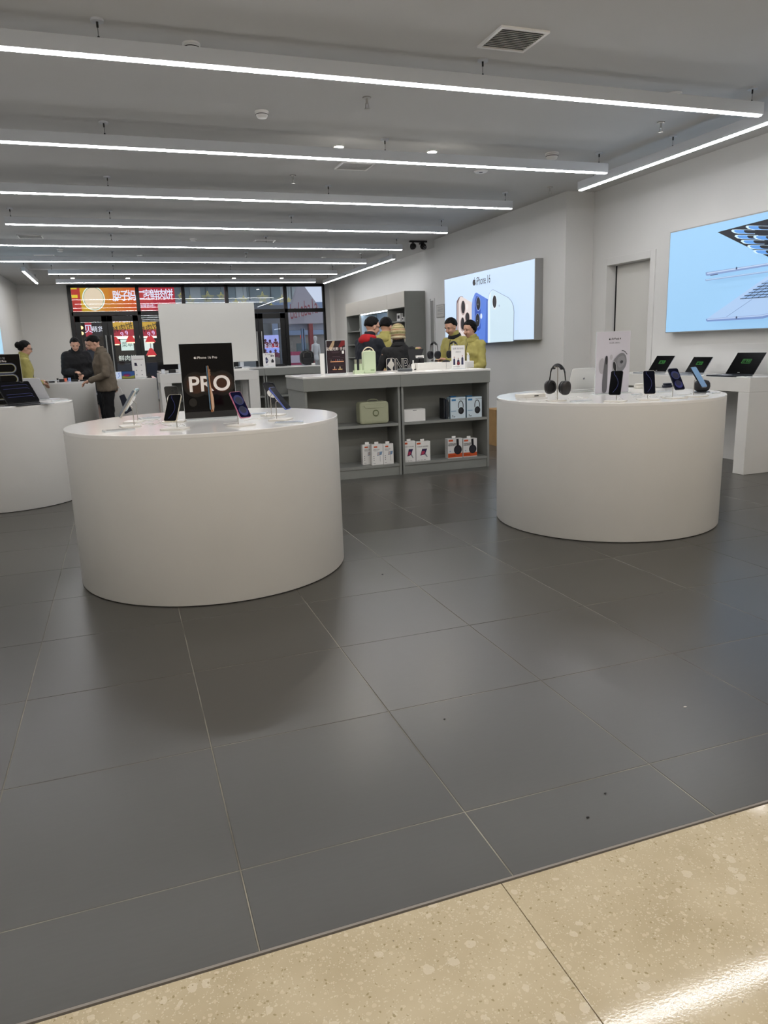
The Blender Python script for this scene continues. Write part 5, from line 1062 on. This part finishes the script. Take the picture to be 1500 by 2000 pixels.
    if not hat: Hm.build('hair', t, smooth=70)
    else:
        kn = MB(); rs = []
        for i in range(22):
            f_ = i/21; a = -.6+f_*(PI/2+.6); rr = max(math.cos(a), .01)**.85; zz = .160+.118*math.sin(a)
            rs.append([HR @ Vector((.100*rr*math.cos(q)*(1+.012*math.cos(q*14)), -.012+.116*rr*math.sin(q)*(1+.012*math.cos(q*14)), zz)) for q in [2*PI*j/40 for j in range(40)]])
        cs = [M_knit, mat('knit_olive', '#7f7a52', .9, noise=.25, nscale=30, bump=.6, bscale=70), mat('knit_rust', '#9a7258', .9, noise=.25, nscale=30, bump=.6, bscale=70)]
        for i in range(21): kn.rings(rs[i:i+2], cs[(0, 0, 2, 0, 1, 1, 0, 0, 2, 0, 1, 0, 0, 1, 1, 0, 2, 0, 1, 1, 0)[i]], caps=False)
        kn.build('beanie', t, smooth=70)
        br = MB(); br.tube([HR @ Vector((.084*math.cos(q), -.012+.100*math.sin(q), .092)) for q in [2*PI*j/30 for j in range(31)]], .017, mat('knit_brim', '#b5a88c', .9, noise=.25, nscale=14, bump=.6, bscale=80), n=8).build('brim', t, smooth=70)
        for sx in (-1, 1): MB().ell((sx*.082, .0, .075), .014, .030, .050, mat('fleece', '#c9c1af', .95), X=HR).build('ear_flap', t, smooth=60)
        MB().tube([HR @ Vector((.012*k2*math.cos(k2*.9), -.10-.004*k2*0, .225+.012*k2*math.sin(k2*.9)*.5)) for k2 in range(3)], .004, M_knit).build('seam', t)
    return t, HR, U, s
def hx(u, v, y): return aty(u, v, y).x
p1 = person('man in a black jacket with a red hood and glasses at the island', hx(716, 640, 6.95), 6.95, 62, 1.60, 6, (18, 14), ((-.18, .38, 1.05), (.2, .36, 1.02)), M_navy, M_red, glasses=True, hood=True, bulk=1.08)
p2 = person('man in an olive yellow jacket behind the man with the red hood', hx(757, 640, 7.35)-.02, 7.45, 40, 1.61, 6, (10, 12), ((-.18, .3, 1.05), (.34, .42, 1.27)), M_olive, M_olive, hood=True)
p3 = person('child in a knitted beanie and black jacket seen from behind at the island', hx(778, 650, 6.22), 6.22, 12, 1.475, 3, (0, 4), ((-.20, .24, 1.0), (.20, .24, 1.0)), M_cblack, M_cblack, hat=True, bulk=.86)
p4 = person('man in an olive yellow jacket with a black collar looking at a phone', hx(893, 640, 7.6), 7.6, 245, 1.60, 8, (0, 24), ((-.05, .32, 1.13), (.10, .33, 1.11)), M_olive, M_cblack, curl=1.0)
p5 = person('woman with short black hair in an olive yellow jacket before the lightbox', hx(926, 640, 6.95), 6.95, 252, 1.53, 5, (0, 14), ((-.1, .3, 1.05), (.12, .3, 1.02)), M_olive, M_olive, hair='bob')
p6 = person('man in a brown grey zip jacket and black trousers at the back left', hx(203, 700, 9.6), 9.6, 262, 1.55, 5, (-5, 32), ((-.16, .26, 1.02), (.14, -.12, .95)), M_brown, M_brown, hem=.84, bulk=1.05)
p7 = person('man in a black puffer jacket facing the camera behind the back left table', hx(146, 690, 11.95)-.0, 12.15, 172, 1.59, 12, (4, 26), ((-.06, .34, 1.02), (.08, .36, 1.08)), M_cblack, M_cblack, hood=True, bulk=1.36, curl=1.0)
p8 = person('woman with tied black hair and glasses in an olive yellow jacket at left', hx(34, 700, 10.1), 10.1, 70, 1.50, 10, (5, 12), ((-.05, .30, 1.06), (.10, .30, 1.02)), M_olive, M_olive, hair='bun', glasses=True, bulk=1.12)
p9 = person('person with dark hair mostly hidden behind the man in the brown grey jacket', hx(181, 700, 13.4), 13.4, 200, 1.60, 4, (0, 20), ((-.2, .2, 1.0), (.2, .2, 1.0)), mat('slate_cloth', '#30343c', .85), None)
# lettering and emblem on the child's back
t3, HR3, U3, s3 = p3; inv = None
ar = Art(U3(0, -.160, 1.20), (1, 0, 0), (0, math.sin(math.radians(3)), math.cos(math.radians(3))), .0006)
Wt = mat('print_white', '#cfcac2', .6); Bl = mat('print_navy', '#101420', .7)
for i, (ch, x, c) in enumerate((('N', -.02, 1), ('B', .065, 1), ('A', .145, 1))):
    ar.text(ch, x, 0, .225, Wt, bold=.028, sx=.62); ar.text(ch, x, 0, .225, Bl, bold=.002, sx=.62)
ar.rect(-.19, -.075, -.10, .10, Wt, r=.03); ar.rect(-.184, -.081, -.094, .094, Bl, r=.026)
ar.poly([(-.135, .085), (-.118, .088), (-.112, .070), (-.116, .058), (-.098, .045), (-.090, .01), (-.10, -.01), (-.11, -.03), (-.10, -.09), (-.115, -.09), (-.135, -.045), (-.16, -.02), (-.178, .0), (-.165, .03), (-.15, .05), (-.14, .06)], Wt)
o = ar.build('back_print', t3)
# project the print on the back: bend it round the torso
for v in o.data.vertices:
    v.co.y = v.co.y+.55*(v.co.x)**2
# sleeve patch and chest mark
def hand_pos(P, h): return Matrix.Translation(P[0].location) @ Matrix.Rotation(P[0].rotation_euler[2], 4, 'Z') @ (Vector(h)*P[3])
def held(P, h, name, lab, cat, mb, part='body', rz=0, **k):
    w = hand_pos(P, h); t = thing(name, lab, cat, w, P[0].rotation_euler[2]+rz); mb.build(part, t, **k); return t
t = held(p4, (.03, .43, 1.12), 'smartphone', 'dark phone held by the man with the black collar', 'phone', MB().box(-.036, .036, -.075, .075, 0, .008, M_black)); MB().box(-.033, .033, -.07, .07, .0082, .0086, E('#42506a', .5)).build('screen', t)
t = held(p7, (.01, .45, 1.04), 'smartphone', 'dark phone held in both hands by the man in the black puffer jacket', 'phone', MB().box(-.036, .036, -.07, .07, 0, .008, M_black)); MB().box(-.033, .033, -.066, .066, .0082, .0086, mat('screen_dark', '#05060a', .1)).build('screen', t)
t = held(p8, (.05, .45, 1.05), 'tablet', 'thin tablet held flat by the woman with tied hair', 'tablet', MB().box(-.09, .09, -.06, .10, 0, .007, M_lampbody)); MB().box(-.085, .085, -.055, .095, .0072, .0076, mat('screen_pale', '#cfd6dc', .2)).build('screen', t)
# navy bag hanging at the block counter
BH = hand_pos(p6, (.14, -.20, .93)); t = thing('paper_bag', 'dark navy carrier bag hanging beside the man in the brown grey jacket', 'bag', (BH.x+.09, BH.y+.045, BH.z-.415), 0)
MB().prism([(-.05, 0), (.06, .02), (.045, .27), (-.03, .27)], Matrix.Rotation(.0, 4, 'X') @ Matrix(((1, 0, 0, 0), (0, 0, -1, 0), (0, 1, 0, 0), (0, 0, 0, 1))) @ Matrix.Rotation(.28, 4, 'Z'), .09, mat('bag_navy', '#12172b', .5)).build('bag', t, bevel=.003)
MB().tube([(-.10, -.045, .26), (-.115, -.045, .33), (-.12, -.045, .40), (-.08, -.045, .37), (-.05, -.045, .285)], .003, M_wplast, n=6).build('handle', t, smooth=60)
MB().cyl((0, 0, 0), (0, 0, 0.0001), .0001, M_black) if False else None
dg = bpy.context.evaluated_depsgraph_get(); dg.update()
for o in BAKE:
    me = bpy.data.meshes.new_from_object(o.evaluated_get(dg)); ms = [m for m in o.data.materials]; o.modifiers.clear(); o.data = me
    if not len(me.materials):
        for m in ms: me.materials.append(m)
    me.shade_smooth()

# ------------------------------------------------------------------ the street outside
FY = 26.0
def fz(u, v, y=FY): return aty(u, v, y)
gr = struct('ground', MB().box(-30, 40, YB+.2, 80, -.08, -.01, mat('street_paving', '#8d8d8c', .6, noise=.08, nscale=3)))
# sign fascia of the snack shop
a = fz(133, 556); b = fz(344, 607); xa, xb = a.x-3.0, b.x; zt, zb = a.z+.5, b.z-.05
t = thing('street_shop', 'snack shop across the street under a red and yellow sign', 'shop', (0, FY, 0)); Wc = mat('shop_wall', '#4a4742', .8)
MB().box(xa, xb+.6, .3, 3.5, zt, zt+2.5, mat('shop_upper', '#8a9290', .7)).build('upper_wall', t)
MB().box(xa, xb+.6, 3.2, 3.4, 0, zb, mat('shop_back', '#33302f', .8)).build('back_wall', t)
MB().box(xb+.35, xb+.6, .1, 3.2, 0, zb, Wc).build('side_wall', t); MB().box(xa, xb+.6, .3, 3.4, 0, .02, mat('shop_floor', '#55524e', .6)).build('shop_floor', t); MB().box(xa, xb+.6, .35, 3.3, zb+.02, zb+.1, mat('shop_soffit', '#6a6764', .6)).build('soffit', t)
MB().box(xa, xb, .0, .29, zb, zt, M_dark).build('sign_box', t)
X0 = Vector((xa, FY, zb)); ar = Art((xa, -.002, zb), (1, 0, 0), (0, 0, 1), .004); PX_ = lambda u, v: (fz(u, v).x-xa, fz(u, v).z-zb); Hs = zt-zb; Ws = xb-xa
x1 = PX_(157, 580)[0]; x2 = PX_(268, 580)[0]
ar.rect(0, Ws, 0, Hs, E('#b02432', .8)); ar.rect(0, x1, 0, Hs, E('#b8382a', .8)); 
for i in range(8): c = (200+i*1, 150-i*9, 30); ar.rect(x1+(x2-x1)*i/8, x1+(x2-x1)*(i+1)/8+.01, 0, Hs, E('#%02x%02x%02x' % (205, 165-i*11, 30), .85))
ar.rect(x2, x2+(Ws-x2)*.4, 0, Hs, E('#bb3a38', .8))
cx, cy = PX_(183, 583); ar.oval(cx, cy, .36, .40, E('#e8efe6', .9)); ar.oval(cx, cy, .325, .365, E('#7f9a55', .8)); ar.oval(cx, cy, .31, .35, E('#e9d6b8', .85))
Y_ = E('#dfc62e', .9); ar.text('F', *PX_(139, 583), 1.0, Y_, bold=.005, sx=1.0)
Wl = E('#dfe4f8', 1.0)
for ch, u in zip('胖子妈二家鲜肉饼', (228, 243, 257.5, 274, 287, 301, 315.5, 330)):
    vs, fs = text_geo(ch, .29, .012); X = ar.lay(); cx, cy = PX_(u, 580-(u-228)*.035); ar.add([X @ Vector((v.x+cx, v.y*1.3+cy, 0)) for v in vs], fs, Wl)
ar.text('加盟热线：400', *PX_(295, 598), .12, Wl, bold=.005)
ar.build('sign_print', t)
def banner(u0, v0, u1, v1, y, col, txt, tc, size, par, nm='banner', e=.8, bold=.006):
    p, q = fz(u0, v0, y), fz(u1, v1, y); o = par.location
    MB().box(p.x-o.x, q.x-o.x, y-o.y, y-o.y+.02, q.z, p.z, E(col, e)).build(nm, par)
    if txt:
        r = Art((p.x-o.x, y-o.y-.004, q.z), (1, 0, 0), (0, 0, 1), .003); r.text(txt, (q.x-p.x)/2, (p.z-q.z)/2, size, E(tc, .95), bold=bold); r.build('lettering', par)
y0 = FY+.1
banner(140, 621, 172, 627, y0, '#c03030', '', '#ffffff', .2, t); banner(170, 620, 200, 628, y0-.01, '#c02c30', '口 号', '#e8ecff', .2, t)
banner(165, 630, 181, 657, y0, '#a81f38', '贝', '#dfe4ff', .30, t); banner(182, 630, 200, 657, y0-.02, '#14161f', '萌货', '#e8ecf6', .20, t)
banner(214, 620, 262, 628, y0, '#bb2f36', '子兄弟', '#eef0ff', .25, t)
for u0, u1, nm_ in ((216, 262, '鲜肉饼'), (277, 306, '鲜肉饼')):
    banner(u0, 629, u1, 643, y0+.02, '#d0a83e', '', '#000000', .2, t); banner(u0, 642, u1, 656, y0+.03, '#a52038', '', '#fff', .2, t)
    p = fz((u0+u1)/2, 641, y0); r = Art((p.x, y0-FY-.01, p.z), (1, 0, .25), (-.25, 0, 1), .003); r.text(nm_, 0, 0, .24, E('#10141f', .4), bold=.008); r.text('9.9', 0, -.2, .22, E('#e9c6f0', .9), bold=.005); r.build('lettering', t)
banner(235, 663, 262, 684, FY+2.8, '#cfe6e0', '菜单', '#5a7a70', .2, t, 'menu_board', 1.0); banner(278, 662, 300, 684, FY+2.8, '#dfeae6', '', '#fff', .2, t, 'menu_board', 1.0); banner(222, 657, 306, 660, FY+2.5, '#f2ead8', '', '#fff', .1, t, 'lamp_panel', 1.6)
for u, v in ((226, 672), (256, 668), (294, 668), (296, 694)):
    p = fz(u, v, FY+.8); o = MB().cyl((p.x, .8, p.z), (p.x, .8, p.z+.25), .19, E('#c8323a', .9), r2=.05, n=20).cyl((p.x, .8, p.z+.25), (p.x, .8, zb), .01, M_dark, n=6).build('pendant_lamp', t, smooth=40); MB().cyl((p.x, .8, p.z-.04), (p.x, .8, p.z-.005), .13, E('#ffd6b8', 1.6), n=20).build('bulb', o)
for i, (u, v) in enumerate(((154, 634), (154.5, 646), (155, 657), (159, 640), (160, 651))): p = fz(u, v, FY+.5); MB().ell((p.x, .5, p.z), .06, .06, .06, E('#ffdca0', 1.6), n=12, k=8).build('bulb', t, smooth=60)
p = fz(225, 700, FY-.2); MB().box(xa+2, fz(306, 700, FY).x, -.1, .5, 0, .95, mat('counter_dark', '#2c2f38', .5)).build('serving_counter', t)
banner(237, 695, 262, 705, FY-.15, '#0c1614', '鲜肉饼', '#d5dfd5', .2, t, 'menu_strip', .5)
MB().box(fz(172, 700, FY).x, fz(180, 700, FY).x, -.3, -.28, .9, 1.5, E('#c02a2a', .7)).build('banner', t)
# long building with hanging star lights
t = thing('street_building', 'pale grey building with window bands across the street behind the star lights', 'building', (0, 34, 0)); a = fz(338, 560, 34); b = fz(585, 610, 34)
MB().box(a.x-4, b.x+.2, 0, 4, 3.2, 9, mat('facade_grey', '#c9cfc9', .8, noise=.05, nscale=1)).build('facade', t); MB().box(a.x-4, b.x+.2, .5, 4, 0, 3.2, mat('facade_low', '#a7aba9', .8)).build('lower_storey', t)
for k in range(3): MB().box(a.x-4, b.x+.2, -.25, 0, 3.4+k*.85, 3.55+k*.85, mat('ledge_pale', '#c3c8c6', .6)).build('ledge', t)
for k in [k for k in range(14) if a.x-3.5+k < b.x]: MB().box(a.x-3.6+k*1.0, a.x-3.56+k*1.0, -.04, -.005, 3.2, 6, mat('joint_grey', '#6d7371', .7)).build('joint', t)
for k in [k for k in range(6) if a.x-1.4+k*2.1 < b.x]: MB().box(a.x-3.0+k*2.1, a.x-1.4+k*2.1, -.02, -.005, 3.62, 4.18, mat('dark_pane', '#8b9896', .1)).build('window_band', t)
Ys = E('#b9b25e', .7)
for i, (u, v, r_) in enumerate(((353, 578, .13), (372, 587, .2), (406, 582, .27), (432, 579, .18), (461, 590, .13), (476, 586, .18), (513, 582, .26), (530, 597, .11), (551, 585, .2), (564, 586, .11))):
    p = fz(u, v, 30); t = thing('star_light', 'yellow outlined star light hanging over the street, %s from the left' % ['first', 'second', 'third', 'fourth', 'fifth', 'sixth', 'seventh', 'eighth', 'ninth', 'tenth'][i], 'star light', (p.x, 30, p.z), 0, 'star lights over the street'); mb = MB()
    for q_ in (1, .6): mb.tube([(r_*q_*(1 if k % 2 == 0 else .42)*math.cos(PI/2+k*PI/5), 0, r_*q_*(1 if k % 2 == 0 else .42)*math.sin(PI/2+k*PI/5)) for k in range(11)], .009, Ys, n=6)
    mb.build('outline', t); MB().cyl((0, 0, r_), (0, 0, 5.5-p.z), .006, M_dark, n=6).build('wire', t)
t = thing('overhead_cable', 'cable strung high across the street carrying the star lights', 'cable', (0, 30, 5.5)); MB().tube([(x_, 0, .0+.002*(x_-4.5)**2) for x_ in range(0, 11)], .012, M_dark, n=6).build('wire', t)
for x_ in (0, 10): MB().cyl((x_, 0, -5.5), (x_, 0, .04), .04, mat('post_blue', '#8fa2b8', .5), n=10).build('post', t, smooth=40)
# gabled shop on the right
GY = 30.5
t = thing('gabled_shop', 'pale gabled clothes shop with red lettering seen through the right window', 'shop', (0, GY, 0)); Gp = mat('gable_pale', '#bdb6b8', .8)
G_ = lambda u, v: (lambda p: (p.x, p.z))(fz(u, v, GY))
pk = G_(590, 540); l_ = G_(560, 590); r2 = G_(631, 608)
Xg = Matrix(((1, 0, 0, 0), (0, 0, -1, 0), (0, 1, 0, 0), (0, 0, 0, 1)))
x_l, x_r = G_(557, 630)[0], G_(655, 630)[0]; zb2 = G_(600, 632)[1]
MB().prism([(x_l, zb2), (x_r, zb2), (x_r, G_(655, 632)[1]+.1), G_(629, 607), G_(597, 563), G_(588, 548), G_(582, 556), G_(569, 602), (x_l, G_(569, 606)[1])], Xg, -.4, Gp).build('gable', t)
ar = Art((0, -.41, 0), (1, 0, -.0), (0, 0, 1), .004); lw = A('#9a4a4e')
for i, ch in enumerate('balabala'):
    u = 566+i*6.6; x, z = G_(u, 611-i*1.6); vs, fs = text_geo(ch, .62, .0); X = ar.lay(); ar.add([X @ Vector((v.x*.55+x, v.y*1.45+z, 0)) for v in vs], fs, lw)
ar.build('lettering', t)
MB().box(x_l, x_r, .4, .9, zb2-.25, zb2, mat('canopy_pale', '#bfc3cb', .6)).build('canopy', t)
MB().box(G_(604, 640)[0], G_(611, 640)[0], .0, .3, 0, zb2, A('#8f2327')).build('red_column', t); MB().box(G_(589, 640)[0], G_(591, 640)[0], .0, .2, 0, zb2-.2, mat('post_blue', '#8fa2b8', .5)).build('post', t); MB().box(G_(593.5, 640)[0], G_(595, 640)[0], .0, .2, 0, zb2-.2, mat('post_blue', '#8fa2b8', .5)).build('post', t)
MB().box(x_l, x_r+2, 3, 3.2, 0, 3.0, mat('shop_beige', '#a49c90', .8, noise=.1, nscale=2)).build('back_wall', t); MB().box(x_l, x_r+2, 2.9, 2.99, 1.9, 3.4, mat('shop_glass_blue', '#9fb0c8', .3)).build('clerestory', t)
MB().box(G_(597, 655)[0], G_(604, 655)[0], 1, 1.05, G_(600, 660)[1], G_(600, 653)[1], E('#b8443a', .7)).build('small_sign', t)
p = fz(598, 670, GY); MB().box(p.x-.2, p.x+.5, .9, 1.1, .6, 1.5, mat('panel_grey', '#8b9a96', .6)).build('display_panel', t)
for u, c, lab in ((617, '#d6d2c8', 'white mannequin torso in the gabled shop window'), (573, '#b9506a', 'pink stand of goods in the gabled shop window')):
    p = fz(u, 690, 28.5); m = mat('mann'+c, c, .5); t = thing('mannequin' if u == 617 else 'goods_stand', lab, 'mannequin' if u == 617 else 'display', (p.x, 28.5, 0)); mb = MB()
    if u == 617: mb.cap((0, 0, .85), (0, 0, 1.0), .12, .09, m).cap((0, 0, 1.0), (0, 0, 1.34), .09, .13, m).cap((-.13, 0, 1.38), (-.17, 0, 1.0), .045, .035, m).cap((.13, 0, 1.38), (.17, 0, 1.0), .045, .035, m).cap((0, 0, 1.4), (0, 0, 1.55), .04, .04, m).cap((0, 0, 1.6), (0, 0, 1.68), .07, .08, m); mb.build('figure', t, smooth=60); MB().cyl((0, 0, 0), (0, 0, .9), .02, M_steel).cyl((0, 0, 0), (0, 0, .02), .18, M_steel, n=24).build('stand', t, smooth=40)
    else: mb.box(-.3, .3, -.1, .1, .3, 1.15, m).box(-.2, .25, -.12, -.1, .7, 1.0, mat('goods_pale', '#d9c9cf', .6)); mb.build('panel', t); MB().box(-.02, .02, -.05, .05, 0, .3, M_dark).box(-.3, .3, -.15, .15, 0, .03, M_dark).build('foot', t)
# promotional screens and canopy beam seen through the right door leaf
t = thing('promotion_wall', 'blue and red promotional poster wall seen through the right door leaf', 'poster wall', (0, 28, 0)); 
for v0, v1, c in ((655, 665, '#9fa8ea'), (665, 671, '#a5abe8'), (671, 678.5, '#b0333f'), (679, 690, '#8fa0ee')):
    a = fz(513, v0, 28); b = fz(553, v1, 28); MB().box(a.x, b.x, 0, .03, b.z, a.z, E(c, .85)).build('poster_panel', t)
for k, (u, v) in enumerate(((518, 665), (527, 666), (538, 664), (548, 666), (518, 685), (528, 687), (538, 685), (547, 686))):
    p = fz(u, v, 28); o = MB().ell((p.x, -.02, p.z), .05, .01, .06, A('#6a3a46'), n=12, k=6).box(p.x-.09, p.x+.09, -.02, -.005, p.z-.25, p.z-.06, A('#7c2c40')).build('portrait', t)
a = fz(515, 675, 28); r = Art((a.x, -.02, a.z), (1, 0, 0), (0, 0, 1)); r.text('新品上市', .35, -.03, .2, E('#dfe2ff', .9)); r.build('lettering', t)
t = thing('street_canopy', 'grey canopy beam and post outside the right door leaf', 'canopy', (0, 23, 0)); a = fz(500, 612, 23); b = fz(556, 631, 23); MB().box(a.x-1.5, b.x, 0, .3, b.z, a.z+.25, mat('beam_grey', '#6f7174', .6)).build('beam', t); MB().box(fz(546, 650, 23).x, fz(550, 650, 23).x, .05, .2, 0, b.z-.001, mat('beam_grey', '#6f7174', .6)).build('post', t)
